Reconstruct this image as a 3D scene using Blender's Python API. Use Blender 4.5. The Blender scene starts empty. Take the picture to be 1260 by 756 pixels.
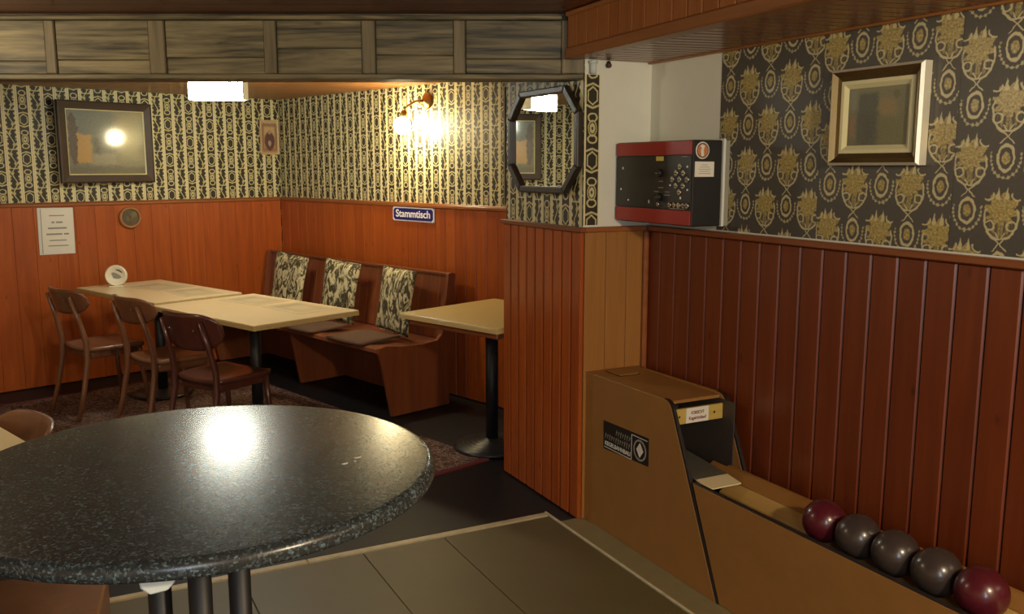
import bpy, bmesh, math, random
from mathutils import Vector, Matrix
random.seed(7)
S = bpy.context.scene
COL = S.collection
R = math.radians
PI = math.pi

# ------------------------------------------------------------------ camera, world, lights, exposure
cam_d = bpy.data.cameras.new('camera'); cam = bpy.data.objects.new('camera', cam_d); COL.objects.link(cam)
cam.location = (0, 0, 1.62); cam.rotation_euler = (R(90 - 8.8), 0, R(-27.0))
cam_d.sensor_width = 36; cam_d.sensor_fit = 'HORIZONTAL'; cam_d.lens = 1110 / 1260 * 36; cam_d.clip_start = 0.02
S.camera = cam
S.view_settings.view_transform = 'Standard'; S.view_settings.look = 'None'
S.view_settings.gamma = 1.0; S.view_settings.use_curve_mapping = False
S.view_settings.exposure = 0.45
world = bpy.data.worlds.new('world'); S.world = world; world.use_nodes = True
world.node_tree.nodes['Background'].inputs[0].default_value = (1.0, 0.75, 0.5, 1)
world.node_tree.nodes['Background'].inputs[1].default_value = 0.02

def hanging_light(name, loc, radius, energy, color):
    d = bpy.data.lights.new(name, 'POINT'); d.energy = energy; d.color = color; d.shadow_soft_size = radius
    o = bpy.data.objects.new(name, d); COL.objects.link(o); o.location = loc
    return o
# opal globe lamps hanging in the front room, beside and behind the photographer, and daylight from the street side
WARM = (1.0, 0.83, 0.55)
hanging_light('globe_lamp_light', (1.45, -0.70, 1.98), 0.09, 132, WARM)
hanging_light('globe_lamp_light', (-0.95, 4.05, 2.09), 0.08, 22, WARM)
hanging_light('globe_lamp_light', (-0.3, -1.4, 1.95), 0.10, 22, WARM)
win = bpy.data.lights.new('street_window_light', 'AREA'); win.shape = 'RECTANGLE'; win.size, win.size_y = 0.9, 0.9
win.energy = 30; win.color = (0.62, 0.80, 1.0)
wino = bpy.data.objects.new('street_window_light', win); COL.objects.link(wino); wino.location = (-0.9, -2.4, 1.5); wino.rotation_euler = (R(90), 0, 0)

# ------------------------------------------------------------------ helpers: node expressions
class Ex:
    def __init__(s, mat, v): s.m = mat; s.v = v
    def _op(s, op, b=None, c=None):
        nt = s.m.node_tree; n = nt.nodes.new('ShaderNodeMath'); n.operation = op
        for i, x in enumerate((s, b, c)):
            if x is None: continue
            x = x.v if isinstance(x, Ex) else x
            if isinstance(x, (int, float)): n.inputs[i].default_value = x
            else: nt.links.new(x, n.inputs[i])
        return Ex(s.m, n.outputs[0])
    def __add__(s, b): return s._op('ADD', b)
    __radd__ = __add__
    def __sub__(s, b): return s._op('SUBTRACT', b)
    def __rsub__(s, b): return Ex(s.m, float(b))._op('SUBTRACT', s)
    def __mul__(s, b): return s._op('MULTIPLY', b)
    __rmul__ = __mul__
    def __truediv__(s, b): return s._op('DIVIDE', b)
    def abs(s): return s._op('ABSOLUTE')
    def sin(s): return s._op('SINE')
    def cos(s): return s._op('COSINE')
    def floor(s): return s._op('FLOOR')
    def fract(s): return s._op('FRACT')
    def mod(s, b): return s._op('FLOORED_MODULO', b)
    def min(s, b): return s._op('MINIMUM', b)
    def max(s, b): return s._op('MAXIMUM', b)
    def sqrt(s): return s._op('SQRT')
    def pow(s, b): return s._op('POWER', b)
    def gt(s, b): return s._op('GREATER_THAN', b)
    def lt(s, b): return s._op('LESS_THAN', b)
    def atan2(s, b): return s._op('ARCTAN2', b)
    def clamp(s):
        r = s._op('ADD', 0.0); r.v.node.use_clamp = True; return r
    def neg(s): return s * -1.0
def inside(d, aa): return (0.5 - d * (1.0 / aa)).clamp()        # 1 where d < 0
def length(x, y): return (x * x + y * y).sqrt()

def new_mat(name, rough=0.5, metal=0.0, color=(0.5, 0.5, 0.5), coat=0.0, coat_rough=0.1, spec=0.5):
    m = bpy.data.materials.new(name); m.use_nodes = True
    b = m.node_tree.nodes['Principled BSDF']
    b.inputs['Base Color'].default_value = (*color, 1); b.inputs['Roughness'].default_value = rough
    b.inputs['Metallic'].default_value = metal; b.inputs['Coat Weight'].default_value = coat
    b.inputs['Coat Roughness'].default_value = coat_rough; b.inputs['Specular IOR Level'].default_value = spec
    return m
def bsdf(m): return m.node_tree.nodes['Principled BSDF']
def uv_xy(m):
    nt = m.node_tree; t = nt.nodes.new('ShaderNodeTexCoord'); s = nt.nodes.new('ShaderNodeSeparateXYZ')
    nt.links.new(t.outputs['UV'], s.inputs[0]); return Ex(m, s.outputs[0]), Ex(m, s.outputs[1])
def mix_col(m, fac, a, b):
    nt = m.node_tree; n = nt.nodes.new('ShaderNodeMix'); n.data_type = 'RGBA'
    if isinstance(fac, Ex): nt.links.new(fac.v, n.inputs[0])
    else: n.inputs[0].default_value = fac
    for i, c in ((6, a), (7, b)):
        if isinstance(c, tuple): n.inputs[i].default_value = (*c, 1)
        else: nt.links.new(c, n.inputs[i])
    return n.outputs[2]
def set_col(m, sock): m.node_tree.links.new(sock, bsdf(m).inputs['Base Color'])
def noise(m, vec=None, scale=5.0, detail=3.0, rough=0.5, dist=0.0):
    nt = m.node_tree; n = nt.nodes.new('ShaderNodeTexNoise')
    n.inputs['Scale'].default_value = scale; n.inputs['Detail'].default_value = detail
    n.inputs['Roughness'].default_value = rough; n.inputs['Distortion'].default_value = dist
    if vec is not None: nt.links.new(vec, n.inputs['Vector'])
    return Ex(m, n.outputs['Fac'])
def obj_vec(m, scale=(1, 1, 1), rand=0.0, coord='Object'):
    nt = m.node_tree; t = nt.nodes.new('ShaderNodeTexCoord'); mp = nt.nodes.new('ShaderNodeMapping')
    mp.inputs['Scale'].default_value = scale
    src = t.outputs[coord]
    if rand:
        oi = nt.nodes.new('ShaderNodeObjectInfo'); mu = nt.nodes.new('ShaderNodeMath'); mu.operation = 'MULTIPLY'
        mu.inputs[1].default_value = rand; nt.links.new(oi.outputs['Random'], mu.inputs[0])
        ad = nt.nodes.new('ShaderNodeVectorMath'); ad.operation = 'ADD'
        nt.links.new(src, ad.inputs[0]); nt.links.new(mu.outputs[0], ad.inputs[1]); src = ad.outputs[0]
    nt.links.new(src, mp.inputs['Vector']); return mp.outputs[0]
def obj_random(m):
    n = m.node_tree.nodes.new('ShaderNodeObjectInfo'); return Ex(m, n.outputs['Random'])
def bump(m, h, strength=0.2, dist=0.01):
    nt = m.node_tree; n = nt.nodes.new('ShaderNodeBump'); n.inputs['Strength'].default_value = strength
    n.inputs['Distance'].default_value = dist
    nt.links.new(h.v, n.inputs['Height']); nt.links.new(n.outputs[0], bsdf(m).inputs['Normal'])

def wood(name, dark, light, axis=2, rough=0.35, coat=0.0, knots=0.0, knot_col=None, vary=0.25, scale=14.0, spec=0.5, coat_rough=0.12, streak=1.0):
    m = new_mat(name, rough, coat=coat, coat_rough=coat_rough, spec=spec)
    sc = [1.0, 1.0, 1.0]; sc[axis] = 0.07
    v = obj_vec(m, tuple(sc), rand=31.0)
    n1 = noise(m, v, scale, 4, 0.6, 1.2)
    n2 = noise(m, v, scale * 5, 2, 0.5, 0.0)
    f = ((n1 - 0.5) * (1.5 * streak) + (n2 - 0.5) * (0.5 * streak) + 0.5 + (obj_random(m) - 0.5) * vary * 2).clamp()
    c = mix_col(m, f, dark, light)
    if knots:
        nt = m.node_tree; vo = nt.nodes.new('ShaderNodeTexVoronoi'); vo.inputs['Scale'].default_value = 4.0
        ks = [2.2, 2.2, 2.2]; ks[axis] = 1.1
        nt.links.new(obj_vec(m, tuple(ks), rand=17.0), vo.inputs['Vector'])
        k = (1.0 - Ex(m, vo.outputs['Distance']) * (1.0 / knots)).clamp()
        c = mix_col(m, k * 0.8, c, knot_col or tuple(x * 0.3 for x in dark))
    set_col(m, c); bump(m, n1, 0.06, 0.004)
    return m

# ------------------------------------------------------------------ materials
M = {}
M['wain'] = wood('varnished_pine_orange', (0.285, 0.052, 0.007), (0.50, 0.112, 0.013), 2, 0.38, coat=0.25, knots=0.10, vary=0.12, coat_rough=0.2)
M['wain_red'] = wood('varnished_pine_red', (0.115, 0.020, 0.005), (0.195, 0.040, 0.009), 2, 0.36, coat=0.15, knots=0.11, vary=0.10, coat_rough=0.18)
M['wain_honey'] = wood('honey_pine', (0.30, 0.125, 0.028), (0.42, 0.19, 0.048), 2, 0.4, coat=0.15, knots=0.09, vary=0.08)
M['cap'] = wood('pine_cap_rail', (0.24, 0.070, 0.018), (0.36, 0.12, 0.030), 0, 0.4, coat=0.2)
M['capy'] = wood('pine_cap_rail_long', (0.17, 0.045, 0.013), (0.26, 0.075, 0.020), 1, 0.4, coat=0.2)
M['grey_wood'] = wood('weathered_barn_wood', (0.014, 0.014, 0.009), (0.29, 0.235, 0.12), 0, 0.55, knots=0.10, knot_col=(0.05, 0.04, 0.02), vary=0.13, scale=16, streak=1.6)
M['grey_batten'] = wood('weathered_batten', (0.07, 0.057, 0.032), (0.26, 0.205, 0.11), 2, 0.55, vary=0.1, streak=1.3)
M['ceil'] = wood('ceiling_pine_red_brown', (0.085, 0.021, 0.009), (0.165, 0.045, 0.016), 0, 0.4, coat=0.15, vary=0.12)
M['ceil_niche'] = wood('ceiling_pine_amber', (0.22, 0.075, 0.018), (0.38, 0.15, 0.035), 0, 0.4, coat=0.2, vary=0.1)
M['soffit'] = wood('soffit_pine', (0.29, 0.088, 0.022), (0.45, 0.165, 0.040), 2, 0.4, coat=0.2, knots=0.09, vary=0.08)
M['soffit_x'] = wood('soffit_pine_crosswise', (0.17, 0.05, 0.014), (0.30, 0.10, 0.026), 0, 0.35, coat=0.3, vary=0.1)
M['soffit_y'] = wood('soffit_rail_pine', (0.28, 0.10, 0.028), (0.38, 0.15, 0.042), 1, 0.45, coat=0.15)
M['chair'] = wood('beech_stained_brown', (0.15, 0.060, 0.028), (0.23, 0.095, 0.042), 2, 0.35, coat=0.3, vary=0.12)
M['chair_shaded'] = wood('beech_stained_brown_shaded', (0.070, 0.020, 0.015), (0.105, 0.032, 0.021), 2, 0.3, coat=0.4, vary=0.1)  # darker, redder copy of the chair beech with shadow put into its colour
M['bench'] = wood('bench_pine', (0.17, 0.045, 0.016), (0.30, 0.085, 0.026), 2, 0.4, coat=0.25, knots=0.08, vary=0.1)
M['benchx'] = wood('bench_pine_long', (0.13, 0.036, 0.016), (0.24, 0.07, 0.026), 0, 0.4, coat=0.25, vary=0.1)
M['pedestal'] = wood('pedestal_wood', (0.20, 0.07, 0.016), (0.30, 0.115, 0.028), 2, 0.4, coat=0.2)
M['table_edge'] = wood('light_edge_wood', (0.50, 0.36, 0.14), (0.62, 0.46, 0.20), 0, 0.5)
M['frame_brown'] = wood('dark_frame_wood', (0.042, 0.024, 0.013), (0.066, 0.038, 0.021), 0, 0.5)
M['mirror_frame'] = wood('mirror_frame_wood', (0.020, 0.012, 0.008), (0.036, 0.022, 0.014), 0, 0.45)
M['trough_wood'] = wood('trough_runner_wood', (0.46, 0.28, 0.08), (0.58, 0.37, 0.12), 1, 0.4, coat=0.2)
M['plywood'] = wood('yellow_plywood', (0.48, 0.33, 0.07), (0.58, 0.42, 0.11), 0, 0.5)

def simple(key, name, color, rough=0.5, metal=0.0, nz=0.0, scale=30, coat=0.0, spec=0.5):
    m = new_mat(name, rough, metal, color, coat, spec=spec)
    if nz:
        n = noise(m, obj_vec(m), scale, 4, 0.6)
        set_col(m, mix_col(m, n, tuple(c * (1 - nz) for c in color), tuple(min(1, c * (1 + nz)) for c in color)))
        bump(m, n, 0.05, 0.002)
    M[key] = m; return m
simple('white_wall', 'white_emulsion', (0.76, 0.76, 0.66), 0.75, nz=0.04, scale=12)
simple('plain_wall', 'plain_plaster', (0.55, 0.42, 0.26), 0.8, nz=0.05)
simple('dark_floor', 'black_linoleum', (0.010, 0.0095, 0.011), 0.5, nz=0.25, scale=40, spec=0.25)
simple('tile', 'olive_floor_tile', (0.100, 0.078, 0.029), 0.5, nz=0.13, scale=5)
simple('kerb', 'olive_stone_kerb', (0.22, 0.18, 0.085), 0.55, nz=0.2, scale=14)
simple('strip', 'worn_light_edge_strip', (0.50, 0.43, 0.27), 0.4, nz=0.4, scale=18)
simple('hardboard', 'brown_hardboard', (0.31, 0.145, 0.036), 0.5, nz=0.16, scale=9)
simple('black_edge', 'black_edge_band', (0.018, 0.013, 0.012), 0.4)
simple('interior', 'dark_interior', (0.055, 0.040, 0.032), 0.6)
simple('rubber', 'black_rubber', (0.012, 0.011, 0.011), 0.6)
simple('steel', 'dull_steel', (0.42, 0.41, 0.34), 0.35, 0.8, nz=0.15)
simple('iron', 'black_painted_iron', (0.010, 0.010, 0.012), 0.5)
simple('iron_base', 'black_cast_iron', (0.020, 0.020, 0.022), 0.35)
simple('white_plastic', 'white_plastic', (0.62, 0.68, 0.66), 0.4)
simple('ball_red', 'burgundy_ball', (0.085, 0.009, 0.016), 0.28, nz=0.2, scale=6, coat=0.25)
simple('ball_grey', 'charcoal_ball', (0.045, 0.033, 0.029), 0.28, nz=0.25, scale=6, coat=0.25)
simple('laminate', 'cream_laminate', (0.80, 0.67, 0.40), 0.28, nz=0.06, scale=4)
simple('laminate_s', 'ochre_laminate', (0.66, 0.52, 0.20), 0.3, nz=0.06, scale=4)
simple('red', 'red_lacquer', (0.36, 0.028, 0.020), 0.35, nz=0.05)
simple('black_case', 'black_case', (0.015, 0.013, 0.012), 0.4)
simple('black_face', 'black_face_plate', (0.028, 0.026, 0.020), 0.38)
simple('knob', 'black_knob', (0.02, 0.02, 0.018), 0.25)
simple('chrome', 'chrome_ring', (0.75, 0.75, 0.68), 0.2, 1.0)
simple('print_white', 'white_print', (0.72, 0.72, 0.66), 0.6)
simple('print_yellow', 'yellow_print', (0.72, 0.58, 0.14), 0.6)
simple('print_grey', 'grey_print', (0.30, 0.29, 0.24), 0.6)
simple('print_black', 'black_print', (0.03, 0.03, 0.03), 0.6)
simple('print_red', 'dark_red_print', (0.20, 0.02, 0.03), 0.6)
simple('print_orange', 'orange_print', (0.55, 0.20, 0.08), 0.6)
simple('paper', 'white_paper', (0.78, 0.75, 0.66), 0.6)
simple('blue_enamel', 'blue_enamel', (0.014, 0.018, 0.16), 0.2, coat=0.5)
simple('white_enamel', 'white_enamel', (0.85, 0.85, 0.85), 0.2)
simple('brass', 'aged_brass', (0.30, 0.17, 0.05), 0.35, 1.0)
simple('silver', 'silver_leaf', (0.85, 0.80, 0.64), 0.35, 0.45, nz=0.08)
simple('bronze', 'bronze_leaf', (0.30, 0.22, 0.10), 0.30, 0.9, nz=0.12)
simple('slip', 'cream_slip', (0.72, 0.66, 0.38), 0.4)
simple('pad', 'brown_felt_pad', (0.115, 0.060, 0.035), 0.9, nz=0.12, scale=60)
simple('wood_ring', 'turned_wood_ring', (0.36, 0.15, 0.05), 0.35, nz=0.2, coat=0.3)
simple('icon_frame', 'pale_wood_frame', (0.56, 0.40, 0.20), 0.45, nz=0.1)
simple('dark_panel', 'dark_green_board', (0.03, 0.032, 0.02), 0.35, nz=0.3)
simple('porcelain', 'white_porcelain', (0.80, 0.74, 0.58), 0.25)
m = new_mat('mirror_glass', 0.0, 1.0, (0.86, 0.88, 0.82)); M['mirror'] = m

def emit(key, name, color, strength):
    m = new_mat(name, 0.4, color=(0.8, 0.8, 0.8)); b = bsdf(m)
    b.inputs['Emission Color'].default_value = (*color, 1); b.inputs['Emission Strength'].default_value = strength
    M[key] = m
emit('lamp_box', 'lit_white_diffuser', (0.95, 1.0, 0.86), 60.0)
emit('lamp_globe', 'lit_glass_globe', (1.0, 0.84, 0.48), 140.0)

def wallpaper_light():
    m = new_mat('striped_medallion_wallpaper', 0.55)
    u, v = uv_xy(m)
    wob = noise(m, obj_vec(m, coord='UV'), 55, 2)
    u2 = u + (wob - 0.5) * 0.005; v2 = v + (noise(m, obj_vec(m, coord='UV'), 47, 2) - 0.5) * 0.006
    cw, H = 0.088, 0.28
    i = (u * (1 / cw)).floor()
    xs = ((u * (1 / cw)).fract() - 0.5) * cw                       # straight stripes
    x = xs + (wob - 0.5) * 0.005
    kind = i.mod(2.0).gt(0.5)
    ph = (i * 0.5).floor().mod(2.0) * 0.5
    y = ((v2 * (1 / H) + ph).fract() - 0.5) * H
    aa = 0.002
    stripe = inside(0.0325 - xs.abs(), aa)
    line = inside((xs.abs() - 0.0415).abs() - 0.0014, aa * 0.8)
    # medallion column
    e = length(x * (1 / 0.023), y * (1 / 0.036))
    med = inside(e - 1.0, 0.1) * (1.0 - inside((e - 0.72).abs() - 0.09, 0.08)) * (1.0 - inside(e - 0.22, 0.1))
    yc = y.abs() - 0.047
    crown = inside((length(x * (1 / 0.026), yc * (1 / 0.020)) - 0.85).abs() - 0.16, 0.1)
    yh = y.abs() * -1.0 + 0.135
    hexd = (x.abs() * (1 / 0.021)).max(x.abs() * (0.55 / 0.021) + yh * (1 / 0.030))
    hexring = inside((hexd - 1.12).abs() - 0.14, 0.1)
    tick = inside((yh - 0.047 + x.abs() * 0.35).abs() - 0.0045, aa * 1.5)
    a = med.max(crown).max(hexring).max(tick)
    # vine column
    y3 = y * (2 * PI / (H * 0.5))
    xv = x + y3.sin() * 0.014
    stem = inside(xv.abs() - 0.0035, aa * 1.5)
    leaf = inside(length(xv * (1 / 0.012), ((y * (1 / 0.0675)).fract() - 0.5) * (0.0675 / 0.011)) - 1.0, 0.25)
    cross = inside(((y * (1 / 0.135)).fract() - 0.5).abs() * 0.135 - 0.0035, aa * 1.5)
    edge = inside((x.abs() - 0.0285).abs() - 0.004 * ((y * 190).sin() + 0.6), aa)
    b_ = stem.max(leaf * 0.75).max(cross).max(edge)
    orn = a * (1.0 - kind) + b_ * kind
    orn = orn * (0.72 + wob * 0.5)
    dark, cream, olive = (0.026, 0.021, 0.011), (0.78, 0.70, 0.41), (0.62, 0.54, 0.26)
    c = mix_col(m, orn.clamp(), dark, olive)
    c = mix_col(m, stripe, c, cream)
    c = mix_col(m, line * 0.55, c, (0.30, 0.27, 0.18))
    set_col(m, c); return m
def wallpaper_dark():
    m = new_mat('gilt_medallion_wallpaper', 0.42, spec=0.6)
    u, v = uv_xy(m)
    strip = (u * (1 / 0.545)).floor()
    ul = u - strip * 0.545
    wob = noise(m, obj_vec(m, coord='UV'), 60, 3)
    ul2 = ul + (wob - 0.5) * 0.012; v2 = v + strip * 0.07 + (noise(m, obj_vec(m, coord='UV'), 52, 3) - 0.5) * 0.012
    cw, ch = 0.112, 0.155
    i = (ul2 * (1 / cw)).floor(); j = (v2 * (1 / ch)).floor()
    x = ((ul2 * (1 / cw)).fract() - 0.5) * cw; y = ((v2 * (1 / ch)).fract() - 0.5) * ch
    kind = (i + j).mod(2.0).gt(0.5)
    x = x * 0.86; y = y * 0.94
    aa = 0.0022; ax = x.abs(); th = y.atan2(x)
    r = length(x, y - 0.012)
    # cartouche
    body = inside(r - 0.041 - (th * 9.0).cos() * 0.008, 0.004)
    skirt = inside(length(x * (1 / 0.030), (y + 0.030) * (1 / 0.034)) - 1.0, 0.2) * ((ax * 420.0).sin() * 0.5 + 0.5)
    shield = inside((length(x * (1 / 0.045), (y + 0.012) * (1 / 0.060)) - 1.0).abs() - 0.06, 0.05) * inside(y - 0.012, 0.006)
    curl = inside((length(ax - 0.030, y + 0.034) - 0.0125).abs() - 0.0022, aa)
    horn = inside((length(ax - 0.040, y - 0.052) - 0.016).abs() - 0.0024, aa) * inside((y - 0.056), 0.004)
    crown = inside((ax - 0.012).abs() - 0.006 + (y - 0.045).abs() * 0.22, aa) * inside((y - 0.055).abs() - 0.018, 0.004)
    tail = inside((ax - (y + 0.075).abs() * 0.55).abs() - 0.0022, aa) * inside(y + 0.052, 0.004)
    lines_a = shield.max(curl).max(horn).max(crown).max(tail)
    fill_a = body.max(skirt * 0.8)
    # oval with laurel
    e = length(x * (1 / 0.0215), (y - 0.004) * (1 / 0.034))
    ring = inside((e - 1.0).abs() - 0.14, 0.09)
    core = inside(e - 0.52, 0.12)
    e2 = length(x * (1 / 0.040), (y - 0.008) * (1 / 0.058))
    wre = inside((e2 - 1.0).abs() - 0.05 - ((th * 22.0).sin() * 0.04), 0.06) * inside(y - 0.020, 0.006)
    loop = inside((ax - (y - 0.062).abs() * 0.9 - 0.001).abs() - 0.0022, aa) * inside((y - 0.060).abs() - 0.018, 0.003)
    lines_b = ring.max(wre * 0.8).max(loop)
    lines = lines_a * kind + lines_b * (1.0 - kind)
    fill = fill_a * kind + core * (1.0 - kind)
    base = mix_col(m, noise(m, obj_vec(m, coord='UV'), 90, 2), (0.058, 0.050, 0.044), (0.080, 0.070, 0.062))
    n2 = noise(m, obj_vec(m, coord='UV'), 130, 3, 0.7)
    gold = mix_col(m, ((n2 - 0.5) * 3.0 + 0.5).clamp(), (0.20, 0.14, 0.040), (0.62, 0.49, 0.17))
    c = mix_col(m, fill * 0.92, base, gold)
    c = mix_col(m, lines * 0.9, c, (0.60, 0.53, 0.29))
    seam = inside((ul - 0.0025).abs() - 0.0015, 0.001)
    c = mix_col(m, seam * 0.6, c, (0.02, 0.017, 0.014))
    set_col(m, c)
    rr = 0.40 - (lines.max(fill)) * 0.10
    m.node_tree.links.new(rr.v, bsdf(m).inputs['Roughness'])
    return m
M['wp'] = wallpaper_light(); M['wpd'] = wallpaper_dark()

def granite():
    m = new_mat('speckled_anthracite_laminate', 0.27, coat=0.0, spec=0.5)
    nt = m.node_tree; vo = nt.nodes.new('ShaderNodeTexVoronoi'); vo.inputs['Scale'].default_value = 270
    v = obj_vec(m); dn = nt.nodes.new('ShaderNodeTexNoise'); dn.inputs['Scale'].default_value = 130
    nt.links.new(v, dn.inputs['Vector'])
    ad = nt.nodes.new('ShaderNodeVectorMath'); ad.operation = 'MULTIPLY_ADD'; ad.inputs[1].default_value = (0.009, 0.009, 0.009)
    nt.links.new(dn.outputs['Color'], ad.inputs[0]); nt.links.new(v, ad.inputs[2]); nt.links.new(ad.outputs[0], vo.inputs['Vector'])
    s = nt.nodes.new('ShaderNodeSeparateColor'); nt.links.new(vo.outputs['Color'], s.inputs[0])
    chip = Ex(m, s.outputs[0])
    f = (chip.pow(5.0) * 0.95 + noise(m, v, 200, 2) * 0.15).clamp()
    c = mix_col(m, f, (0.016, 0.0155, 0.014), (0.115, 0.165, 0.185))
    set_col(m, c); bump(m, noise(m, v, 260, 2), 0.02, 0.001)
    return m
M['granite'] = granite()

def rug_mat():
    m = new_mat('patterned_red_rug', 0.95)
    u, v = uv_xy(m)
    vec = obj_vec(m)
    n = noise(m, vec, 17, 3, 0.7, 1.5); n2 = noise(m, vec, 9, 2)
    f = inside((n - 0.5).abs() - 0.03, 0.02)
    c = mix_col(m, n2, (0.045, 0.014, 0.012), (0.075, 0.028, 0.022))
    c = mix_col(m, f * 0.75, c, (0.34, 0.23, 0.17))
    b = inside(u - 0.035, 0.004).max(inside(3.2 - u - 0.035, 0.004))
    c = mix_col(m, b, c, (0.13, 0.013, 0.016)); set_col(m, c); bump(m, noise(m, vec, 300, 2), 0.5, 0.004)
    return m
M['rug'] = rug_mat()

def cushion_mat():
    m = new_mat('leaf_print_fabric', 0.9)
    v = obj_vec(m, (1, 1, 0.55), rand=9.0)
    nt = m.node_tree; vo = nt.nodes.new('ShaderNodeTexVoronoi'); vo.inputs['Scale'].default_value = 30
    dn = noise(m, v, 19, 3, 0.6, 1.6)
    nt.links.new(v, vo.inputs['Vector'])
    f = ((dn - 0.45) * 9.0).clamp() * (1.0 - inside(Ex(m, vo.outputs['Distance']) - 0.16, 0.1) * 0.8)
    c = mix_col(m, f, (0.065, 0.050, 0.020), (0.66, 0.58, 0.33)); set_col(m, c)
    bump(m, f, 0.35, 0.004); return m
M['cushion'] = cushion_mat()

def painting(key, name, base, shapes, nz=0.25, ns=9, coat=1.0):
    m = new_mat(name, 0.45, coat=coat, coat_rough=0.09)
    u, v = uv_xy(m); vec = obj_vec(m, coord='UV')
    n = noise(m, vec, ns, 4, 0.6); un = u + (n - 0.5) * 0.12; n2 = noise(m, vec, ns * 1.3, 4, 0.6); vn = v + (n2 - 0.5) * 0.12
    c = mix_col(m, v, base[0], base[1])
    for (k, x0, x1, y0, y1, soft, col) in shapes:
        if k == 'r':
            d = ((un - (x0 + x1) / 2).abs() - (x1 - x0) / 2).max((vn - (y0 + y1) / 2).abs() - (y1 - y0) / 2)
        else:
            d = (length((un - (x0 + x1) / 2) * (2 / (x1 - x0)), (vn - (y0 + y1) / 2) * (2 / (y1 - y0))) - 1.0) * 0.2
        c = mix_col(m, inside(d, soft), c, col)
    n3 = noise(m, vec, ns * 4, 3, 0.7)
    c2 = mix_col(m, nz, c, mix_col(m, n3, (0.0, 0.0, 0.0), (0.55, 0.5, 0.36)))
    set_col(m, c2); M[key] = m
painting('pic_city', 'city_painting', ((0.15, 0.14, 0.09), (0.11, 0.15, 0.145)), [
    ('r', 0.08, 0.30, 0.18, 0.62, 0.03, (0.50, 0.27, 0.05)), ('e', 0.02, 0.13, 0.14, 0.95, 0.03, (0.045, 0.012, 0.010)),
    ('r', 0.62, 1.0, 0.16, 1.0, 0.15, (0.27, 0.25, 0.15)), ('r', 0.34, 0.42, 0.20, 0.56, 0.04, (0.06, 0.07, 0.05)),
    ('r', 0.30, 0.62, 0.15, 0.32, 0.06, (0.30, 0.28, 0.19)), ('r', 0.0, 1.0, 0.0, 0.12, 0.06, (0.10, 0.09, 0.055))])
painting('pic_abstract', 'abstract_painting', ((0.13, 0.12, 0.045), (0.20, 0.19, 0.10)), [
    ('r', 0.52, 0.80, 0.50, 0.78, 0.12, (0.30, 0.20, 0.075)), ('r', 0.16, 0.50, 0.05, 0.88, 0.06, (0.060, 0.070, 0.050)),
    ('r', 0.02, 0.16, 0.60, 0.95, 0.10, (0.22, 0.23, 0.15)), ('r', 0.02, 0.15, 0.18, 0.5, 0.08, (0.26, 0.15, 0.06)),
    ('r', 0.26, 0.48, 0.02, 0.5, 0.2, (0.035, 0.035, 0.028)), ('e', 0.74, 0.86, 0.76, 0.90, 0.05, (0.14, 0.12, 0.06)),
    ('r', 0.55, 0.98, 0.03, 0.45, 0.15, (0.155, 0.145, 0.045))], coat=0.3)
painting('pic_icon', 'small_robed_figure_print', ((0.46, 0.28, 0.12), (0.55, 0.38, 0.19)), [
    ('r', 0.02, 0.16, 0.08, 0.92, 0.1, (0.28, 0.12, 0.05)), ('r', 0.84, 0.98, 0.08, 0.92, 0.1, (0.28, 0.12, 0.05)),
    ('r', 0.10, 0.9, 0.84, 0.94, 0.08, (0.26, 0.12, 0.06)), ('r', 0.10, 0.9, 0.06, 0.15, 0.08, (0.30, 0.13, 0.06)),
    ('e', 0.18, 0.82, 0.08, 0.68, 0.04, (0.09, 0.016, 0.020)), ('e', 0.40, 0.60, 0.60, 0.74, 0.04, (0.42, 0.24, 0.12)),
    ('e', 0.40, 0.60, 0.22, 0.40, 0.06, (0.42, 0.30, 0.22))], nz=0.12, ns=14, coat=0.2)
painting('mat_print', 'printed_paper_placemat', ((0.72, 0.60, 0.36), (0.74, 0.62, 0.38)), [
    ('r', 0.08, 0.92, 0.12, 0.88, 0.05, (0.60, 0.50, 0.30)), ('e', 0.3, 0.7, 0.3, 0.7, 0.1, (0.68, 0.57, 0.35)),
    ('r', 0.12, 0.3, 0.2, 0.8, 0.05, (0.50, 0.42, 0.26))], nz=0.10, ns=12, coat=0.0)
painting('dial', 'dark_dial_face', ((0.06, 0.045, 0.02), (0.07, 0.055, 0.02)), [
    ('e', 0.25, 0.6, 0.3, 0.6, 0.1, (0.15, 0.10, 0.06)), ('e', 0.55, 0.9, 0.5, 0.85, 0.1, (0.16, 0.12, 0.05))], nz=0.15, ns=16, coat=0.5)

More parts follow.
